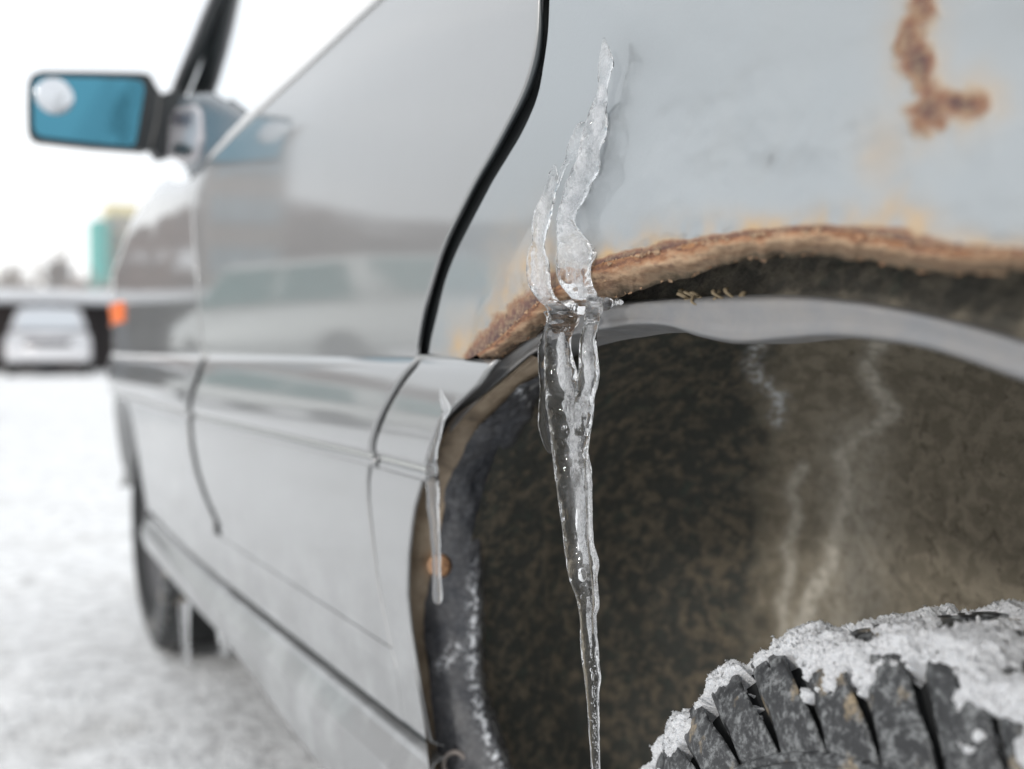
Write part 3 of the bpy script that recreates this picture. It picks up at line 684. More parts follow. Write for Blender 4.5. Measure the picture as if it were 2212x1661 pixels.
gi = [(72, 185), (80, 170), (98, 166), (200, 168), (296, 172), (308, 178), (312, 192), (304, 240), (293, 308), (284, 317), (200, 309), (92, 296), (78, 290), (72, 276), (71, 230)]
gi3 = at_x(np.array([p[0] for p in gi], float), np.array([p[1] for p in gi], float), XM-.0065)
M_mir = mat('blue_mirror', (.075, .245, .335), .06, 1.0); 
mg = link('mirror_glass', prism(gi3, (-.0012, 0, 0)), M_mir, mirror, smooth=False)
# tiny tilt is what makes it look at the sky behind
cb = at_x(np.array(118.), np.array(208.), XM-.0085); bm = bmesh.new()
bmesh.ops.create_uvsphere(bm, u_segments=32, v_segments=16, radius=.029, matrix=Matrix.Translation(Vector(cb)) @ Matrix.Diagonal((.18, 1, 1, 1)))
me = bpy.data.meshes.new('bs'); bm.to_mesh(me); bm.free(); link('blind_spot_mirror', me, mat('convex_mirror', (.66, .68, .71), .22, 1.0), mirror)
arm = at_x(np.array([335., 398, 405, 385, 345, 328]), np.array([205., 188, 262, 330, 342, 318]), XM+.0)
link('mirror_arm', prism(arm, (.05, 0, 0), .006), M_black, mirror)
sail = body(np.array([398., 432, 466, 500, 541, 500, 462, 432, 418, 400]), np.array([215., 204, 201, 222, 257, 300, 340, 376, 376, 330]), .004)
link('mirror_sail', prism(sail, (0, .010, 0), .003), mat('sail_grey', (.10, .12, .14), .25), door)
bk = body(np.array([352., 362, 378, 415, 432, 430, 418, 392, 366, 348]), np.array([300., 258, 232, 224, 240, 300, 345, 356, 340, 330]), -.012)
link('mirror_reflection_shape', prism(bk, (0, -.02, 0), .006), mat('reflection_grey', (.42, .41, .43), .25, .3), mirror)  # this and the next two shapes stand in for the mirror's reflection
bk2 = body(np.array([372., 412, 410, 372]), np.array([242., 242, 272, 270]), -.015); link('reflection_dark_patch', prism(bk2, (0, -.01, 0), .002), mat('reflection_dark', (.08, .075, .09), .3), mirror)
bk3 = body(np.array([372., 392, 412, 404, 380, 370]), np.array([312., 308, 322, 336, 338, 330]), -.016); link('reflection_black_patch', prism(bk3, (0, -.01, 0), .003), M_black, mirror)
# --- side indicator
q = body(np.array([236., 270, 270, 236]), np.array([658., 655, 704, 708]), -.002)
M_amb = mat('amber_lens', (.90, .17, .01), .45, 0)
q = np.array([(2.56, 0, .755), (2.56, 0, .800), (2.75, 0, .802), (2.9, 0, .803), (3.06, 0, .803), (3.06, 0, .750), (2.9, 0, .751), (2.75, 0, .753)])
q[:, 1] = -(Wf(q[:, 0], q[:, 2])-.006)
link('side_indicator', prism(q, (0, -.016, 0), .003), M_amb, fender)

# --- wheels
def wheel(cx, cz, y0, name, full=False):
    """axle at (cx, cz); y0 = outer shoulder plane"""
    e = bpy.data.objects.new(name, None); COL.objects.link(e); e.parent = car; e.matrix_basis = Matrix.Translation(-Vector(car.location)) @ Matrix.Translation((cx, y0, cz))
    def lk(nm, me, m, sm=True):
        o = bpy.data.objects.new(nm, me); COL.objects.link(o); o.parent = e; me.materials.append(m) if not len(me.materials) else None
        if sm: me.polygons.foreach_set('use_smooth', np.ones(len(me.polygons), bool))
        return o
    RR = RT_
    prof = [(RR*.62, .018), (RR*.66, .004), (RR*.72, -.004), (RR*.78, -.001), (RR*.84, .005), (RR*.89, .010), (RR*.925, .016), (RR-.011, .024), (RR-.008, .03), (RR-.007, .09), (RR-.008, .15), (RR-.012, .165), (RR*.9, .175), (RR*.75, .18), (RR*.62, .165)]
    prof = [tuple(p) for p in spl(prof if cx < 1 else [(RR*.62, .018), (RR*.66, .004), (RR*.75, -.006), (RR*.85, -.004), (RR*.90, .000), (RR*.96, .008), (RR-.004, .02), (RR-.003, .09), (RR-.004, .16), (RR*.9, .175), (RR*.75, .18), (RR*.62, .165)], 60)]
    lk('tyre', lathe(prof, 0, 0, 0, 180), M_tyreb)
    for sg, l0 in ((-1, 0), (1, .175)) if cx < 1 else (): lk('sidewall', lathe([tuple(p) for p in spl([(RR*.62, l0-sg*.016), (RR*.66, l0+sg*.002), (RR*.70, l0+sg*.007), (RR*.76, l0+sg*.0068), (RR*.785, l0+sg*.0065), (RR*.79, l0+sg*.009), (RR*.80, l0+sg*.009), (RR*.805, l0+sg*.0062), (RR*.81, l0-sg*.004)], 40)], 0, 0, 0, 180), M_tyre)
    rim = [(.01, .05), (.06, .045), (.09, .06), (.13, .05), (RR*.58, .03), (RR*.62, .014), (RR*.63, .02), (RR*.60, .06), (RR*.6, .15)]
    lk('rim', lathe(rim, 0, 0, 0, 96), M_rim)
    return e, lk
RT_ = .285
rear, lkr = wheel(.358, .285, -.388, 'rear_wheel')
# tread blocks: each its own object sharing four meshes
def block_mesh(sp, th0, th1, skew, bev=.0012, ns=14, nt_=8):
    ns = 22 if len(sp) > 7 else ns
    """sp: list of (radius, lateral) along the block; th in radians"""
    s = spl(sp, ns); P = []
    for i, (r, l_) in enumerate(s):
        f = i/(ns-1); sk = skew*(f**1.4); 
        wf = 1+(.5/.365-1.03)*(1-smooth01(f*2.4))*(1 if len(sp) > 7 else 0)
        row = []
        ths = sorted(list(np.linspace(th0, th1, nt_))+[-.0040, -.0022, .0022, .0040])
        for j, th in enumerate(ths):
            ed = min(j, len(ths)-1-j, i*1.5, (ns-1-i)*1.5); dr = -.0018 if ed < .5 else (-.0004 if ed < 1.5 else 0)
            if abs(th) < .003 and ns*.55 < i < ns-1: dr -= .0055
            t = th*wf+sk; row.append((( r+dr)*math.sin(t), -l_, (r+dr)*math.cos(t)))
        P.append(row)
    P = np.array(P); ax = P*np.array([0.955, 1, .955]); ax[..., 1] = P[..., 1]
    top = P; Z = np.concatenate([ax[:, :1], top, ax[:, -1:]], 1); 
    Z = np.concatenate([Z[:1]*np.array([.955, 1, .955]), Z, Z[-1:]*np.array([.955, 1, .955])], 0)
    return gridmesh(Z, flip=True)
RB = RT_
pitch = 2*math.pi/40; hw = pitch*.365
row_a = block_mesh([(RB*.79, -.0065), (RB*.83, -.0058), (RB*.875, -.0035), (RB*.905, .000), (RB*.94, .0045), (RB*.972, .011), (RB-.002, .020), (RB, .030), (RB+.0005, .042)], -hw, hw, .27)
row_b = block_mesh([(RB+.0005, .047), (RB+.001, .058), (RB+.001, .070), (RB+.001, .080)], -hw*1.05, hw*1.05, .09)
row_c = block_mesh([(RB+.001, .086), (RB+.001, .095), (RB+.001, .108), (RB, .118)], -hw*1.05, hw*1.05, -.09)
row_d = block_mesh([(RB, .123), (RB-.002, .14), (RB-.006, .155), (RB*.95, .165), (RB*.90, .172)], -hw, hw, -.10)
first = {}
for kk_, (me_, off) in enumerate(((row_a, 0), (row_b, .13), (row_c, .24), (row_d, .12))):
    me_.materials.append(M_tyre); me_.polygons.foreach_set('use_smooth', np.ones(len(me_.polygons), bool))
    for i in range(40):
        o = bpy.data.objects.new('tread_block', me_); COL.objects.link(o); o.parent = rear; o.rotation_euler = (random.uniform(-.004, .004), i*pitch+off+random.uniform(-.012, .012), 0)
front, lkf = wheel(2.66, .285, -.397, 'front_wheel')
for me_ in (row_a, row_d):
    for i in range(40):
        o = bpy.data.objects.new('tread_block', me_); COL.objects.link(o); o.parent = front; o.rotation_euler = (0, i*pitch, 0)

# --- snow on the rear tyre
def sp_pt(s): return spl([(RB*.86, -.005), (RB*.905, -.001), (RB*.94, .004), (RB*.972, .0105), (RB-.002, .020), (RB+.0005, .036), (RB+.001, .08), (RB+.001, .118), (RB-.004, .15), (RB*.93, .167)], s)
ns, nt2 = 420, 1250
pr = arc_spl(sp_pt(60), ns); th = np.linspace(R(-38), R(86), nt2)
Lq = np.r_[0, np.cumsum(np.linalg.norm(np.diff(pr, axis=0), axis=1))]
S_, T2 = np.meshgrid(Lq, th*RB, indexing='ij')
n1 = fbm(S_*34, T2*26, 0, 5, 101); n2 = fbm(S_*90, T2*70, 0, 4, 102); n3 = fbm(S_*420, T2*420, 0, 3, 103)
n5 = np.maximum(-.2, fbm(S_*950, T2*950, 0, 2, 107))
latp = np.broadcast_to(pr[:, 1][:, None], S_.shape)
bias = np.interp(latp, [-.006, .002, .008, .016, .028, .06, .12, .17], [-.85, -.42, -.12, .10, .12, -.16, .02, .30])
thd = np.degrees(T2/RB); bias = bias+np.interp(thd, [-38, 0, 30, 45, 58, 70, 86], [.30, .12, .05, .10, .22, .02, -.15])
sipe = np.abs(((S_*.9+T2*.28)*38) % 1-.5)
hgt = bias+.95*n1+.70*n2-.30*smooth01((sipe-.38)/.1)*smooth01((S_-.055)/.02)
th_ = np.where(hgt > 0, np.clip(hgt*.011, 0, .0062), np.maximum(hgt*.09, -.018))+(.0011*n3+.0011*n5+.0010*n2)*smooth01(hgt*4+.5)
rad = pr[:, 0][:, None]; up_r = th_
nrm = np.gradient(pr, axis=0); nr_ = np.stack([-nrm[:, 1], nrm[:, 0]], 1); nr_ /= np.linalg.norm(nr_, axis=1)[:, None]
nr_ = np.where((nr_[:, :1] < 0), -nr_, nr_); nr_[:, 1] = np.where(latp[:, 0] < .03, -np.abs(nr_[:, 1]), nr_[:, 1])
rr = rad+nr_[:, :1]*th_*1.0; ll = latp+nr_[:, 1:]*th_
P = np.stack([.358+rr*np.sin(th)[None], -.388-ll, .285+rr*np.cos(th)[None]], -1)
sn = link('tyre_snow', gridmesh(P, flip=True), M_snow); cand = np.argwhere(hgt > .02)
cand = cand[rng.choice(len(cand), 30000, replace=False)]
cp = P[cand[:, 0], cand[:, 1]]; cr0 = rng.uniform(.00025, .0009, 30000); cr0[:2500] *= 1.7
cc_ = np.array([.350, -.46, .285]); nn_ = cp-cc_; nn_[:, 1] *= .4; nn_ /= np.linalg.norm(nn_, axis=1)[:, None]
tet = rng.normal(size=(30000, 4, 3)); tet /= np.linalg.norm(tet, axis=2)[..., None]
TV = (cp+nn_*cr0[:, None]*.5)[:, None]+tet*cr0[:, None, None]
V0 = P.reshape(-1, 3); me = sn.data; F0 = [(0, 1, 2), (0, 3, 1), (0, 2, 3), (1, 3, 2)]
nb = len(TV)*4; m2 = bpy.data.meshes.new('cr'); m2.vertices.add(nb); m2.vertices.foreach_set('co', TV.reshape(-1))
ii = (np.arange(len(TV))[:, None, None]*4+np.array(F0)[None]).reshape(-1, 3).astype(np.int32)
m2.loops.add(ii.size); m2.loops.foreach_set('vertex_index', ii.reshape(-1)); m2.polygons.add(len(ii)); m2.polygons.foreach_set('loop_start', np.arange(len(ii), dtype=np.int32)*3); m2.update(calc_edges=True)
bm = bmesh.new(); bm.from_mesh(me); bm.from_mesh(m2); bm.to_mesh(me); bm.free()
setp(sn, 'crusty granular snow lying on the tread of the rear tyre', 'snow', kind='stuff')

# ------------------------------------------------------------------ ice
def ice_mat(name, cloud=.0):
    m = bpy.data.materials.new(name); m.use_nodes = True; k = NT.__new__(NT); k.m = m; k.t = m.node_tree
    k.b = k.t.nodes['Principled BSDF']; b = k.b
    b.inputs['Base Color'].default_value = (.99, .995, 1, 1); b.inputs['Transmission Weight'].default_value = 1; b.inputs['IOR'].default_value = 1.31; b.inputs['Roughness'].default_value = .008
    f1 = k.noise(60, 6, scale=(1, 1, .22), rough=.65, dist=1.0); f3 = k.noise(330, 5, scale=(1, 1, .5), rough=.8, dist=.6)
    fm = k.math('MULTIPLY', k.attr('white'), k.math('ADD', k.ramp(f1, [(.44, .0), (.60, .75)]), k.math('MULTIPLY', k.attr('milky'), k.ramp(f3, [(.50, 0.), (.57, .8)]))))
    fm = k.math('MINIMUM', k.math('ADD', fm, cloud), .9)
    bp = k.bump(k.noise(120, 3, scale=(1, 1, .30), dist=1.0), .30, .0018)
    df = k.n('BsdfDiffuse'); df.inputs[0].default_value = (.95, .96, .98, 1); tl = k.n('BsdfTranslucent'); tl.inputs[0].default_value = (.95, .97, .98, 1)
    ms = k.n('MixShader'); ms.inputs[0].default_value = .35; k.l(df.outputs[0], ms.inputs[1]); k.l(tl.outputs[0], ms.inputs[2])
    gg = k.n('BsdfGlossy'); gg.inputs[1].default_value = .05; fr = k.n('Fresnel', IOR=1.31); k.l(bp.outputs[0], gg.inputs['Normal']); m4 = k.n('MixShader'); k.l(fr.outputs[0], m4.inputs[0]); k.l(ms.outputs[0], m4.inputs[1]); k.l(gg.outputs[0], m4.inputs[2])
    m2 = k.n('MixShader'); k.l(fm, m2.inputs[0]); k.l(b.outputs[0], m2.inputs[1]); k.l(m4.outputs[0], m2.inputs[2])
    o = [x for x in k.t.nodes if x.type == 'OUTPUT_MATERIAL'][0]; k.l(m2.outputs[0], o.inputs['Surface']); return m
M_ice = ice_mat('clear_ice'); M_ice2 = ice_mat('white_ice', .16)
def core_mat():
    m = bpy.data.materials.new('cloudy_core'); m.use_nodes = True; k = NT.__new__(NT); k.m = m; k.t = m.node_tree; k.b = k.t.nodes['Principled BSDF']
    k.t.nodes.remove(k.b)
    tr = k.n('BsdfTransparent'); df = k.n('BsdfDiffuse'); df.inputs[0].default_value = (.97, .98, 1, 1); tl = k.n('BsdfTranslucent'); tl.inputs[0].default_value = (.97, .98, 1, 1)
    ms = k.n('MixShader'); ms.inputs[0].default_value = .5; k.l(df.outputs[0], ms.inputs[1]); k.l(tl.outputs[0], ms.inputs[2])
    f = k.math('MULTIPLY', k.ramp(k.noise(75, 6, scale=(1, 1, .2), rough=.65, dist=1.2), [(.42, .05), (.58, .95)]), k.ramp(k.noise(500, 4, scale=(1, 1, .4), rough=.7), [(.40, .35), (.55, 1.)]))
    m2 = k.n('MixShader'); k.l(f, m2.inputs[0]); k.l(tr.outputs[0], m2.inputs[1]); k.l(ms.outputs[0], m2.inputs[2])
    o = [x for x in k.t.nodes if x.type == 'OUTPUT_MATERIAL'][0]; k.l(m2.outputs[0], o.inputs['Surface']); return m
M_core = core_mat()
def ice_w(y, w_):
    return w_+np.interp(y, [0, 440, 520, 560, 640, 665, 700], [0, -.0035, -.0105, -.0125, -.0125, -.006, 0])
def strand(rows, depth_ratio=.8, W=.33, seg=26, cap=True, rough=.03, seed=0, bow=True):
    rows = np.array(rows, float)
    if bow: rows[:, 3] = ice_w(rows[:, 0], rows[:, 3])
    q = arc_spl(rows, int(max(30, abs(rows[-1, 0]-rows[0, 0])/3)))
    P = []
    for i, (y, L, Rr, w_) in enumerate(q):
        c = on_side((L+Rr)/2, y, w_); dep = (c-CO)@FW; hw_ = max(.0004, (Rr-L)/2*dep/FP)
        a_ = np.linspace(0, 2*np.pi, seg, endpoint=False)
        nz_ = 1+rough*4*fbm(np.cos(a_)*1.6+seed, np.sin(a_)*1.6, y/26., 3, seed)
        fh = np.array([FW[0], FW[1], 0]); fh /= np.linalg.norm(fh)
        P.append(c+(np.cos(a_)*hw_*np.where(True, 1, nz_))[:, None]*RT+(np.sin(a_)*hw_*depth_ratio*nz_)[:, None]*fh)
    P = np.array(P); k0, k1 = P[0].mean(0), P[-1].mean(0)
    P = np.concatenate([np.repeat(k0[None, None], seg, 1), P, np.repeat(k1[None, None], seg, 1)], 0)
    return P
def fuse(strands, vox, name, mt, lump=.0006, seed=0, blobs=(), infl=.0):
    bm = bmesh.new()
    for P in strands:
        me = gridmesh(P, closed=True); bm.from_mesh(me); bpy.data.meshes.remove(me)
    for (c, r, sx, sy, sz) in blobs:
        bmesh.ops.create_icosphere(bm, subdivisions=3, radius=r, matrix=Matrix.Translation(Vector(c)) @ Matrix.Diagonal((sx, sy, sz, 1)))
    bmesh.ops.remove_doubles(bm, verts=bm.verts[:], dist=1e-6); bmesh.ops.recalc_face_normals(bm, faces=bm.faces[:])
    me = bpy.data.meshes.new('i'); bm.to_mesh(me); bm.free()
    o = bpy.data.objects.new('tmp', me); COL.objects.link(o); md = o.modifiers.new('r', 'REMESH'); md.mode = 'VOXEL'; md.voxel_size = vox
    ms = o.modifiers.new('s', 'SMOOTH'); ms.factor = .5; ms.iterations = 2
    dg = bpy.context.evaluated_depsgraph_get(); me2 = bpy.data.meshes.new_from_object(o.evaluated_get(dg)); bpy.data.objects.remove(o)
    V = np.zeros(len(me2.vertices)*3); me2.vertices.foreach_get('co', V); V = V.reshape(-1, 3)
    N = np.zeros(len(V)*3); me2.vertices.foreach_get('normal', N); N = N.reshape(-1, 3)
    d = lump*(.9*fbm(V[:, 0]*120, V[:, 1]*120, V[:, 2]*45, 3, seed)+.45*fbm(V[:, 0]*420, V[:, 1]*420, V[:, 2]*240, 3, seed+9)*.35)
    V = V+N*(d+infl)[:, None]; me2.vertices.foreach_set('co', V.reshape(-1)); me2.update(); me2.materials.clear()
    return link(name, me2, mt), V
wu, wl = .3345, .331
SA = [(81, 1304, 1306, wu-.004), (95, 1301, 1311, wu-.004), (109, 1299, 1317, wu-.004), (134, 1295, 1325, wu-.004), (156, 1293, 1321, wu-.003), (190, 1292, 1312, wu-.002), (213, 1286, 1312, wu-.002), (236, 1277, 1308, wu), (259, 1268, 1311, wu), (280, 1262, 1312, wu), (300, 1258, 1307, wu), (316, 1254, 1300, wu), (334, 1248, 1295, wu), (350, 1243, 1297, wu), (373, 1232, 1293, wu), (395, 1225, 1280, wu), (418, 1219, 1270, wu), (446, 1209, 1253, wu), (476, 1205, 1242, wu), (496, 1205, 1251, wu), (524, 1205, 1273, wu), (546, 1204, 1287, wu), (571, 1202, 1277, wu), (594, 1204, 1276, wu), (617, 1214, 1281, wu), (635, 1230, 1289, wu), (651, 1241, 1285, wu+.002), (661, 1252, 1270, wu+.003)]
SF = [(259, 1262, 1270, wu), (270, 1248, 1268, wu), (293, 1237, 1264, wu), (316, 1228, 1258, wu), (334, 1223, 1250, wu), (350, 1217, 1232, wu), (366, 1211, 1220, wu), (382, 1207, 1214, wu), (405, 1202, 1208, wu)]
SB = [(356, 1197, 1199, wu), (372, 1189, 1204, wu), (395, 1179, 1206, wu), (423, 1170, 1200, wu), (446, 1158, 1195, wu), (469, 1151, 1190, wu), (496, 1150, 1182, wu), (523, 1152, 1175, wu), (546, 1143, 1177, wu), (571, 1139, 1185, wu), (594, 1139, 1186, wu), (617, 1144, 1187, wu), (635, 1155, 1194, wu), (651, 1169, 1206, wu+.002), (662, 1180, 1220, wl), (674, 1186, 1236, wl), (682, 1188, 1246, wl), (700, 1185, 1242, wl), (716, 1181, 1237, wl), (739, 1179, 1232, wl), (762, 1177, 1235, wl), (785, 1177, 1240, wl), (807, 1178, 1246, wl), (830, 1179, 1250, wl), (853, 1180, 1262, wl), (876, 1181, 1276, wl), (898, 1185, 1279, wl), (921, 1188, 1277, wl), (944, 1191, 1272, wl), (978, 1194, 1268, wl), (1012, 1197, 1276, wl), (1040, 1201, 1277, wl), (1086, 1207, 1278, wl), (1131, 1214, 1278, wl), (1166, 1218, 1279, wl), (1200, 1222, 1288, wl), (1218, 1224, 1293, wl), (1241, 1227, 1289, wl), (1257, 1231, 1288, wl), (1279, 1240, 1289, wl), (1309, 1247, 1293, wl), (1327, 1251, 1288, wl), (1350, 1254, 1287, wl), (1395, 1257, 1292, wl), (1430, 1259, 1294, wl), (1465, 1262, 1297, wl), (1500, 1266, 1293, wl), (1570, 1272, 1294, wl), (1640, 1277, 1296, wl), (1700, 1281, 1294, wl), (1750, 1285, 1291, wl)]
SD = [(640, 1272, 1290, wl-.002), (655, 1266, 1303, wl), (666, 1265, 1302, wl), (682, 1263, 1298, wl), (698, 1261, 1293, wl), (716, 1257, 1288, wl), (739, 1253, 1286, wl), (762, 1252, 1288, wl), (785, 1252, 1292, wl), (807, 1251, 1294, wl), (830, 1248, 1291, wl), (853, 1243, 1285, wl), (880, 1240, 1283, wl), (910, 1240, 1280, wl), (940, 1242, 1272, wl)]
SE = [(673, 1175, 1184, wl), (690, 1180, 1187, wl), (716, 1174, 1186, wl), (739, 1168, 1184, wl), (762, 1164, 1182, wl), (800, 1164, 1184, wl), (842, 1168, 1186, wl), (876, 1166, 1188, wl), (910, 1165, 1190, wl), (932, 1168, 1192, wl), (955, 1174, 1194, wl), (972, 1182, 1194, wl), (978, 1187, 1192, wl)]
SR = [(995, 1262, 1272, wl-.004), (1040, 1264, 1278, wl-.004), (1086, 1265, 1279, wl-.004), (1131, 1266, 1280, wl-.004), (1180, 1268, 1284, wl-.004), (1215, 1273, 1293, wl-.004), (1250, 1278, 1289, wl-.004), (1305, 1281, 1294, wl-.004), (1330, 1279, 1288, wl-.004), (1370, 1280, 1289, wl-.004)]
S_bridge = [(1, 0, 0, 0)]
bl = []
for px, py, w_, r_, sx, sz in ((1232, 668, .338, .008, 2.0, .7), (1300, 656, .343, .0055, 1.7, .8), (1328, 653, .349, .003, 2.4, .6), (1216, 686, .338, .009, 1.4, .9)):
    bl.append((on_side(px, py, w_), r_, sx, 1.0, sz))
ice, VI = fuse([strand(SA, .85, rough=.05, seed=1), strand(SF, .25, seed=2), strand(SB, .85, rough=.05, seed=3), strand(SD, .8, seed=4), strand(SE, .5, seed=5), strand(SR, 1.0, seed=6)], .00055, 'icicle', M_ice, .0010, 3, bl, .0005)
vx, vy = proj(VI); Bs = spl(SB, 600); L_ = np.interp(vy, Bs[:, 0], Bs[:, 1]); R_ = np.interp(vy, Bs[:, 0], Bs[:, 2]); uu = (vx-L_)/(R_-L_+1e-6)
frz = smooth01((668-vy)/20)*.55  # upper ice whitened in colour for the bright sky it refracts
band = np.exp(-((uu-.62-.08*fbm(vy/60, 0*vy, 0, 2, 3))/.20)**2)*smooth01((vy-700)/60)*(1-smooth01((vy-1180)/160))*.95
rim = smooth01((uu-.84)/.08)*smooth01((vy-990)/40)*.8; sd = smooth01((vx-1250)/10)*smooth01((880-vy)/30)*(vy > 690)*.6
wh_ = smooth01((668-vy)/20)*.42+rim*.9+.35*sd+.40*band
frz = np.maximum.reduce([frz, band, rim, sd, .06+0*vy])
aw = ice.data.attributes.new('white', 'FLOAT', 'POINT'); aw.data.foreach_set('value', np.clip(wh_, 0, 1).astype(np.float32))
at_ = ice.data.attributes.new('milky', 'FLOAT', 'POINT'); at_.data.foreach_set('value', frz.astype(np.float32))  # speckled milky band, plus white put in for refracted sky higher up
setp(ice, 'long clear icicle of fused strands hanging over the rusty rear wheel arch', 'icicle', 'icicles hanging from the silver car')
sm = [(836, 949, 951, .325), (850, 948, 958, .325), (866, 950, 967, .325), (880, 953, 976, .325), (892, 953, 971, .326), (906, 948, 962, .3235), (928, 941, 957, .323), (950, 935, 952, .323), (972, 929, 947, .3235), (990, 924, 945, .3245), (1010, 919, 947, .329), (1022, 918, 948, .334), (1030, 917, 948, .338), (1060, 921, 949, .338), (1096, 922, 948, .338), (1130, 927, 949, .338), (1167, 931, 951, .338), (1205, 933, 952, .338), (1240, 934, 953, .338), (1270, 934, 955, .338), (1290, 934, 956, .338), (1300, 937, 954, .338), (1306, 942, 949, .338)]
i2, _ = fuse([strand(sm, .8, seed=8, bow=False)], .0006, 'icicle', M_ice2, .0006, 12)
setp(i2, 'thin short milky icicle at the front of the wheel arch, left of the long one', 'icicle', 'icicles hanging from the silver car')
def core(rows, y0, y1, sh, off=0.):
    q = arc_spl(np.array(rows, float), 160); q = q[(q[:, 0] > y0) & (q[:, 0] < y1)]; m_ = (q[:, 1]+q[:, 2])/2+off*(q[:, 2]-q[:, 1]); h_ = (q[:, 2]-q[:, 1])/2*sh*np.clip(.85+.5*fbm(q[:, 0]/25, 0*q[:, 0], 0, 3, int(y0)), .25, 1.2)*np.sin(np.pi*np.linspace(.04, .96, len(q)))**.35
    return strand(np.stack([q[:, 0], m_-h_, m_+h_, q[:, 3]], 1), .7, seed=int(y0))
bm = bmesh.new()
for args in ((SA, 120, 640, .70), (SB, 380, 640, .66), (SB, 715, 1000, .42, .10), (SB, 960, 1225, .38, .12), (SB, 1290, 1400, .3, .05), (SD, 700, 900, .55)):
    me = gridmesh(core(*args), closed=True); bm.from_mesh(me)
me = bpy.data.meshes.new('core'); bm.to_mesh(me); bm.free(); link('cloudy_core', me, M_core, ice)
# air bubbles locked in the main icicle
bm = bmesh.new(); B3 = spl(SB, 900)
for _ in range(620):
    y = random.choice([random.uniform(700, 1240), random.uniform(700, 1000), random.uniform(1240, 1660)])
    L_ = np.interp(y, B3[:, 0], B3[:, 1]); R_ = np.interp(y, B3[:, 0], B3[:, 2])
    cx_ = (L_+R_)/2+(R_-L_)*(.12+.14*random.gauss(0, 1)); cx_ = min(max(cx_, L_+(R_-L_)*.15), R_-(R_-L_)*.15)
    c_ = on_side(cx_, y, wl+random.uniform(-.002, .002)); r_ = abs(random.gauss(0, .00022))+.00014
    bmesh.ops.create_icosphere(bm, subdivisions=1, radius=r_, matrix=Matrix.Translation(Vector(c_)) @ Matrix.Diagonal((1, 1, random.uniform(1, 2.4), 1)))
for px, py, a_, b_ in ((1259, 1240, .0032, 1.35), (1280, 1460, .0014, 1.9), (1281, 1495, .0014, 2.4), (1277, 1447, .001, 1.3), (1249, 1120, .0022, 4.5), (1252, 1180, .0016, 2.2)):
    bmesh.ops.create_icosphere(bm, subdivisions=3, radius=a_, matrix=Matrix.Translation(Vector(on_side(px, py, wl-.0012))) @ Matrix.Diagonal((1, .6, b_, 1)))
me = bpy.data.meshes.new('bub'); bm.to_mesh(me); bm.free()
M_bub = mat('air_bubble', (1, 1, 1), .0, 0, IOR=.763); M_bub.node_tree.nodes['Principled BSDF'].inputs['Transmission Weight'].default_value = 1
bo = link('air_bubbles', me, M_bub, ice); bo['kind'] = 'stuff'

# far icicles below the sill
for (px, y0, y1, hwd, lab) in ((398, 1300, 1436, 10, 'thin blurred icicle hanging from the sill beside the front tyre'), (481, 1350, 1420, 12, 'short stubby icicle under the sill, second from the front tyre')):
    rw = [(y0, px-hwd*1.2, px+hwd*1.2, .372), (y0+(y1-y0)*.3, px-hwd, px+hwd, .372), (y0+(y1-y0)*.7, px-hwd*.8+3, px+hwd*.8+3, .372), (y1-8, px-hwd*.8+4, px+hwd*.8+4, .372), (y1, px+1, px+8, .372)]
    o, _ = fuse([strand(rw, .9, seed=int(px))], .0014, 'icicle', M_ice2, .001, 2); setp(o, lab, 'icicle', 'icicles hanging from the silver car')

# dry debris caught on the rail
M_tw = mat('dry_grass', (.24, .19, .12), .8)
deb = bpy.data.objects.new('debris', None); COL.objects.link(deb); deb.location = on_side(1540, 645, .356)
setp(deb, 'dry curled leaf and grass scraps caught between rusty lip and grey rail', 'debris')
for i in range(16):
    px = random.choice([random.uniform(1478, 1510), random.uniform(1545, 1610)]); py = random.uniform(634, 650); c_ = on_side(px, py, random.uniform(.354, .366))
    a1 = random.uniform(-1.2, 1.2); L_ = random.uniform(.003, .009)
    pts = [c_+np.array([math.cos(a1)*L_*t, 0.002*math.sin(5*t+i), .35*math.sin(a1+i)*L_*t+.002*math.sin(3*t)]) for t in np.linspace(-.5, .5, 6)]
    link('scrap', tube(pts, random.uniform(.0004, .0012), 5, 1.8), M_tw, deb)

# ------------------------------------------------------------------ ground
M_gr = mat('snow_ground', (.8, .81, .83), .8); k = NT(M_gr)
f = k.noise(2.2, 6, rough=.6); f2 = k.noise(18, 6, rough=.7)
c = k.ramp(f2, [(.36, (.54, .54, .545)), (.52, (.84, .85, .86)), (.7, (.90, .91, .92))])
c = k.mix(k.ramp(f, [(.30, .40), (.48, 0.)]), c, (.46, .45, .43)); k.base(c); k.bump(k.math('ADD', f2, k.noise(60, 4)), .6, .02)
xs = np.r_[-600, -60, -12, np.linspace(-4, 14, 420), 20, 40, 80, 160, 400, 1500]; ys = np.r_[-900, -300, -80, -30, -12, np.linspace(-5, 5, 260), 12, 30, 80, 300, 900]
gx, gy = np.meshgrid(xs, ys)
near = (1-smooth01((np.abs(gx-5)-7)/2))*(1-smooth01((np.abs(gy)-4)/1))
gz = near*(.012*fbm(gx*2.5, gy*2.5, 0, 5, 77)+.012*np.maximum(0, fbm(gx*7, gy*7, 0, 4, 78)))-.008*near
g = link('ground', gridmesh(np.stack([gx, gy, gz], -1)), M_gr); g['kind'] = 'structure'

# ------------------------------------------------------------------ background
def thing(name, loc, label, cat, group=None):
    e = bpy.data.objects.new(name, None); COL.objects.link(e); e.location = loc; setp(e, label, cat, group); return e
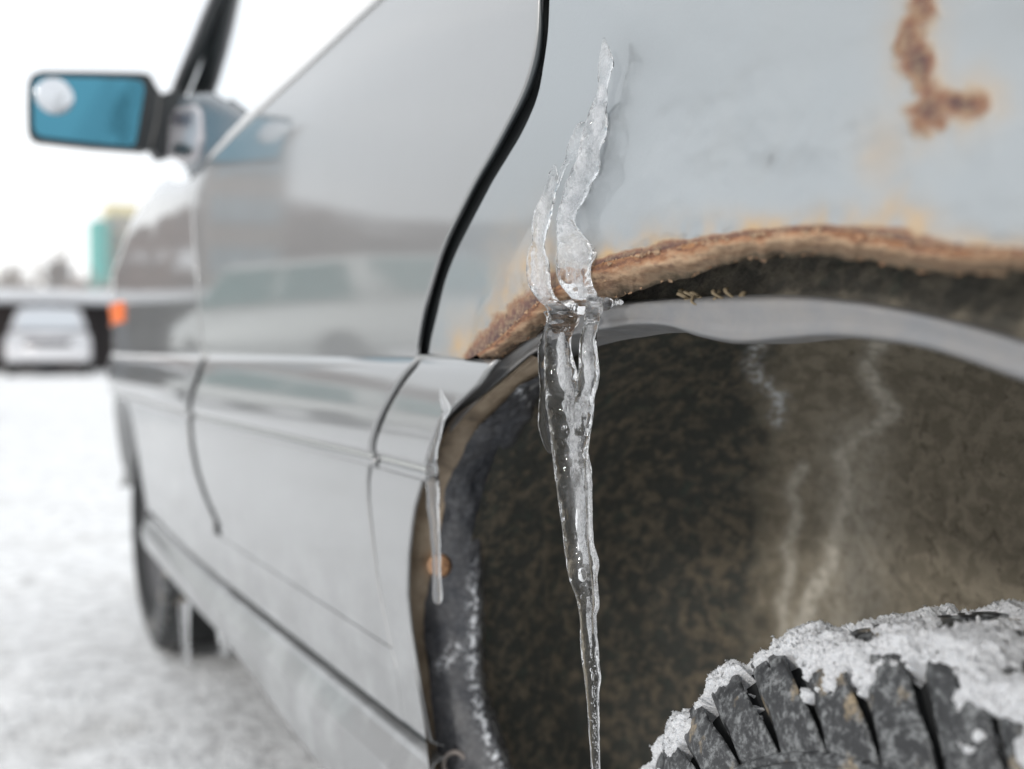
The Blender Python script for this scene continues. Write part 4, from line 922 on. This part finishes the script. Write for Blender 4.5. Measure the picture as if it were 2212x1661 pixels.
# long dark wall with snow on its top
M_wall = mat('dark_wall', (.045, .038, .036), .8); NT(M_wall)
k = NT(M_wall); k.base(k.ramp(k.noise(.7, 4, scale=(1, 1, .2)), [(.35, (.030, .027, .028)), (.65, (.085, .065, .06))]))
wl_ = thing('shed_row', (29, 0, 0), 'long low dark shed with snow on its roof across the yard', 'shed')
link('wall', boxes([(30.5, 6, .85, .3, 44, 1.75)]), M_wall, wl_, False)
link('roof_snow', boxes([(30.2, 6, 1.83, 2.6, 44.6, .30)], .06), M_snow, wl_)
for yy in np.arange(-15, 27, 4.15):
    link('post', boxes([(29.1, yy+.55, .85, .35, .35, 1.7)]), mat('post_grey', (.12, .13, .15), .7) if yy < -14.9 else bpy.data.materials['post_grey'], wl_, False)
def simple_car(loc, rz, colr, label, hgt=1.45, glassc=(.10, .14, .15), group='cars parked across the yard'):
    e = thing('parked_car', loc, label, 'car', group); e.rotation_euler = (0, 0, rz)
    bpm = paint('paint_'+str(len(bpy.data.materials)), colr)
    prof = [(-2.1, .35), (-2.12, .62), (-2.0, .88), (-1.2, .97), (1.2, .95), (1.95, .80), (2.12, .60), (2.1, .32)]
    def ext(pr, w0, w1, bev):
        bm = bmesh.new(); a_ = [bm.verts.new((x, -w0 if z < .9 else -w1, z)) for x, z in pr]; b_ = [bm.verts.new((x, w0 if z < .9 else w1, z)) for x, z in pr]
        bm.faces.new(a_); bm.faces.new(b_[::-1]); m_ = len(a_)
        for i in range(m_): bm.faces.new((a_[i], b_[i], b_[(i+1) % m_], a_[(i+1) % m_]))
        bmesh.ops.recalc_face_normals(bm, faces=bm.faces[:]); bmesh.ops.bevel(bm, geom=bm.edges[:], offset=bev, segments=3, affect='EDGES'); me = bpy.data.meshes.new('c'); bm.to_mesh(me); bm.free(); return me
    def lk(nm, me, m, sm=True):
        o = bpy.data.objects.new(nm, me); COL.objects.link(o); o.parent = e; me.materials.append(m); 
        if sm: me.polygons.foreach_set('use_smooth', np.ones(len(me.polygons), bool))
        return o
    lk('body', ext(prof, .84, .80, .05), bpm)
    s = (hgt-.93)
    bm = bmesh.new(); q = [(-1.75, .93), (-1.35, hgt), (.35, hgt), (1.15, .93)]
    lo = []; 
    for x, z in q:
        w_ = .78 if z < 1 else .62; lo.append((bm.verts.new((x, -w_, z)), bm.verts.new((x, w_, z))))
    for i in range(4): a_, b_ = lo[i], lo[(i+1) % 4]; bm.faces.new((a_[0], a_[1], b_[1], b_[0]))
    bm.faces.new([v[0] for v in lo]); bm.faces.new([v[1] for v in lo][::-1]); bmesh.ops.recalc_face_normals(bm, faces=bm.faces[:])
    bmesh.ops.bevel(bm, geom=bm.edges[:], offset=.06, segments=3, affect='EDGES'); me = bpy.data.meshes.new('c'); bm.to_mesh(me); bm.free()
    lk('cabin', me, bpm)
    gm = mat('car_glass', glassc, .05, 0, Coat_Weight=1.)
    for sgn in (-1, 1):
        for x0_, x1_, t0, t1 in ((-1.45, -.52, -1.22, -.52), (-.44, .92, -.44, .28)):
            y0_, y1_ = .775*sgn, .64*sgn; zz0, zz1 = .985, hgt-.07; off = .012*sgn
            lk('side_window', prism([(x0_, y0_+off, zz0), (x1_, y0_+off, zz0), (t1, y1_+off, zz1), (t0, y1_+off, zz1)], (0, -.02*sgn, 0)), gm, False)
    lk('windscreen', prism([(1.10, -.68, .985), (1.10, .68, .985), (.43, .55, hgt-.07), (.43, -.55, hgt-.07)], (.03, 0, .02)), gm, False)
    lk('rear_window', prism([(-1.73, -.66, .99), (-1.73, .66, .99), (-1.40, .54, hgt-.07), (-1.40, -.54, hgt-.07)], (-.03, 0, .02)), gm, False)
    for sgn in (-1, 1):
        lk('headlight', boxes([(2.06, sgn*.62, .70, .10, .30, .14)], .03), mat('lamp', (.7, .72, .75), .1, .3))
        for wx_ in (-1.3, 1.32):
            bm = bmesh.new(); bmesh.ops.create_cone(bm, cap_ends=True, segments=32, radius1=.31, radius2=.31, depth=.2, matrix=Matrix.Translation((wx_, sgn*.76, .31)) @ Matrix.Rotation(R(90), 4, 'X'))
            bmesh.ops.bevel(bm, geom=bm.edges[:], offset=.02, segments=2, affect='EDGES'); me = bpy.data.meshes.new('w'); bm.to_mesh(me); bm.free(); lk('wheel', me, M_tyre)
            bm = bmesh.new(); bmesh.ops.create_cone(bm, cap_ends=True, segments=24, radius1=.19, radius2=.15, depth=.03, matrix=Matrix.Translation((wx_, sgn*.868, .31)) @ Matrix.Rotation(R(-90*sgn), 4, 'X')); me = bpy.data.meshes.new('w'); bm.to_mesh(me); bm.free(); lk('wheel_cover', me, M_rim)
    lk('bumper', boxes([(2.12, 0, .45, .12, 1.6, .24)], .05), bpm if colr[0] > .6 else mat('bumper_snowy', (.7, .7, .72), .6)); lk('grille', boxes([(2.10, 0, .70, .04, .85, .10)]), M_black, False)
    return e
gp = at_x(np.array(114.), np.array(806.), 26.5)
simple_car((27.2, gp[1], 0), R(175), (.52, .51, .53), 'blurred pale grey car parked under the snowy shed roof, facing us', 1.5, (.45, .48, .52))  # pale glass colour holds the white reflection on the windscreen
simple_car((10.9, 2.85, 0), math.atan2(-1.8, 3.2), (.80, .81, .78), 'white car parked in the yard, mirrored in the silver door', 1.48, (.04, .16, .15))
# towers far behind
def win_tower(name, x, px0, px1, ytop, label, wallc, topc=None, winc=(.25, .3, .33), teal=False, grp=None):
    a = at_x(np.array(float(px0)), np.array(float(ytop)), x); b = at_x(np.array(float(px1)), np.array(float(ytop)), x)
    hgt = a[2]; wdt = abs(a[1]-b[1]); cy = (a[1]+b[1])/2
    e = thing(name, (x, cy, 0), label, 'building', grp)
    m = mat(name+'_wall'+str(len(bpy.data.materials)), wallc, .8)
    link('wall', boxes([(x+6, cy, hgt/2, 12, wdt, hgt)]), m, e, False)
    if topc: link('top_storey', boxes([(x+6, cy, hgt+1.5-.2, 12.4, wdt*1.03, 3.0)]), mat(name+'_top', topc, .8), e, False)
    gm = bpy.data.materials.get('far_window') or mat('far_window', winc, .2)
    nf = max(3, int(hgt/3.2)); nw = max(2, int(wdt/3.5))
    wm = boxes([(0, 0, 0, .15, wdt/nw*.5, 1.5)])
    wm.materials.append(gm)
    for i in range(nf):
        for j in range(nw):
            o = bpy.data.objects.new('window', wm); COL.objects.link(o); o.parent = e
            o.location = (-.03, -wdt/2+wdt/nw*(j+.5), hgt/nf*(i+.55))
    return e
win_tower('apartment_tower', 300, 233, 300, 462, 'tall beige tower block with a yellow top on the far skyline', (.42, .38, .34), (.66, .59, .40))
win_tower('apartment_tower', 292, 202, 234, 474, 'narrow teal tower block standing left of the beige one', (.17, .44, .40))
win_tower('office_block', 340, 110, 152, 566, 'small grey block among bare trees left of the teal tower', (.20, .225, .26))
win_tower('office_block', 380, 14, 66, 610, 'low pale block at the far left edge behind the shed', (.36, .36, .37))
win_tower('office_block', 420, 158, 196, 604, 'low pinkish block between the grey block and the teal tower', (.36, .29, .275))
# bare far trees as low mass
M_bt = mat('bare_twigs', (.36, .33, .31), .9)
def bare_tree(x, y, h, lab):
    bm = bmesh.new()
    def br(p, d, L, r, lv):
        q = p+d*L; T__ = (q-p).normalized().to_track_quat('Z', 'Y').to_matrix().to_4x4()
        bmesh.ops.create_cone(bm, cap_ends=False, segments=5, radius1=r, radius2=r*.6, depth=L, matrix=Matrix.Translation((p+q)/2) @ T__)
        if lv > 0:
            for _ in range(4): br(p+d*L*random.uniform(.5, 1), (d+Vector((random.uniform(-.8, .8), random.uniform(-.8, .8), random.uniform(0, .6)))).normalized(), L*.62, r*.55, lv-1)
    br(Vector((0, 0, 0)), Vector((0, 0, 1)), h*.4, h*.03, 4)
    me = bpy.data.meshes.new('bt'); bm.to_mesh(me); bm.free(); return me
tm = [bare_tree(0, 0, 15, '') for _ in range(3)]
for m_ in tm: m_.materials.append(M_bt)
for i, px in enumerate(np.linspace(-30, 215, 11)):
    p = at_x(np.array(px+random.uniform(-8, 8)), np.array(700.), 150+random.uniform(0, 60)); o = bpy.data.objects.new('bare_tree', tm[i % 3]); COL.objects.link(o)
    o.location = (p[0], p[1], 0); o.rotation_euler = (0, 0, random.uniform(0, 6)); s = random.uniform(.8, 1.15); o.scale = (s, s, s)
    setp(o, 'bare pale winter tree rising behind the low snowy shed', 'tree', 'bare trees behind the shed')
# things mirrored in the door: hill, block, pole
M_hill = mat('winter_hill', (.2, .15, .13), .9); k = NT(M_hill)
k.base(k.mix(k.ramp(k.noise(.10, 5), [(.58, 0.), (.66, .9)]), k.ramp(k.noise(.35, 5), [(.3, (.07, .05, .045)), (.7, (.19, .13, .11))]), (.75, .76, .78)))
az = np.linspace(R(0), R(120), 160); rr = np.linspace(0, 1, 30)
P = []
for t in rr:
    rad = 60+70*t; h = (14.5+3.0*fbm(az*9, az*0, 0, 4, 5)*1.0)*smooth01(t*1.3)*smooth01((az-R(0))/R(7)); P.append(np.stack([2+rad*np.cos(az), rad*np.sin(az), h+fbm(az*60, np.full_like(az, t*9), 0, 3, 6)*.6-.3*(t == 0)], -1))
hl = link('hillside', gridmesh(np.array(P)), M_hill); hl['kind'] = 'structure'
e = thing('apartment_block', (52, 15.5, 0), 'grey apartment block on the hillside, mirrored in the silver door', 'building')
link('wall', boxes([(54, 13.1, 6.1, 7, 4.6, 12.2)]), mat('block_wall', (.30, .26, .235), .85), e, False)
wm = boxes([(0, 0, 0, .15, 1.2, 1.3)]); wm.materials.append(bpy.data.materials['far_window'])
for i in range(4):
    for j in range(3):
        o = bpy.data.objects.new('window', wm); COL.objects.link(o); o.parent = e; o.location = (-1.6, -3.8+j*1.4, 2+i*2.5)
e = thing('lamp_post', (15.3, 2.5, 0), 'slim dark lamp post in the yard, mirrored in the silver door', 'lamp post')
link('pole', tube([(15.3, 2.5, 0), (15.3, 2.5, 2), (15.3, 2.5, 4.3)], .07, 12), mat('pole_dark', (.08, .08, .085), .6), e)
link('lamp_head', boxes([(15.1, 2.3, 4.32, .5, .18, .08, .8)], .02), bpy.data.materials['pole_dark'], e)
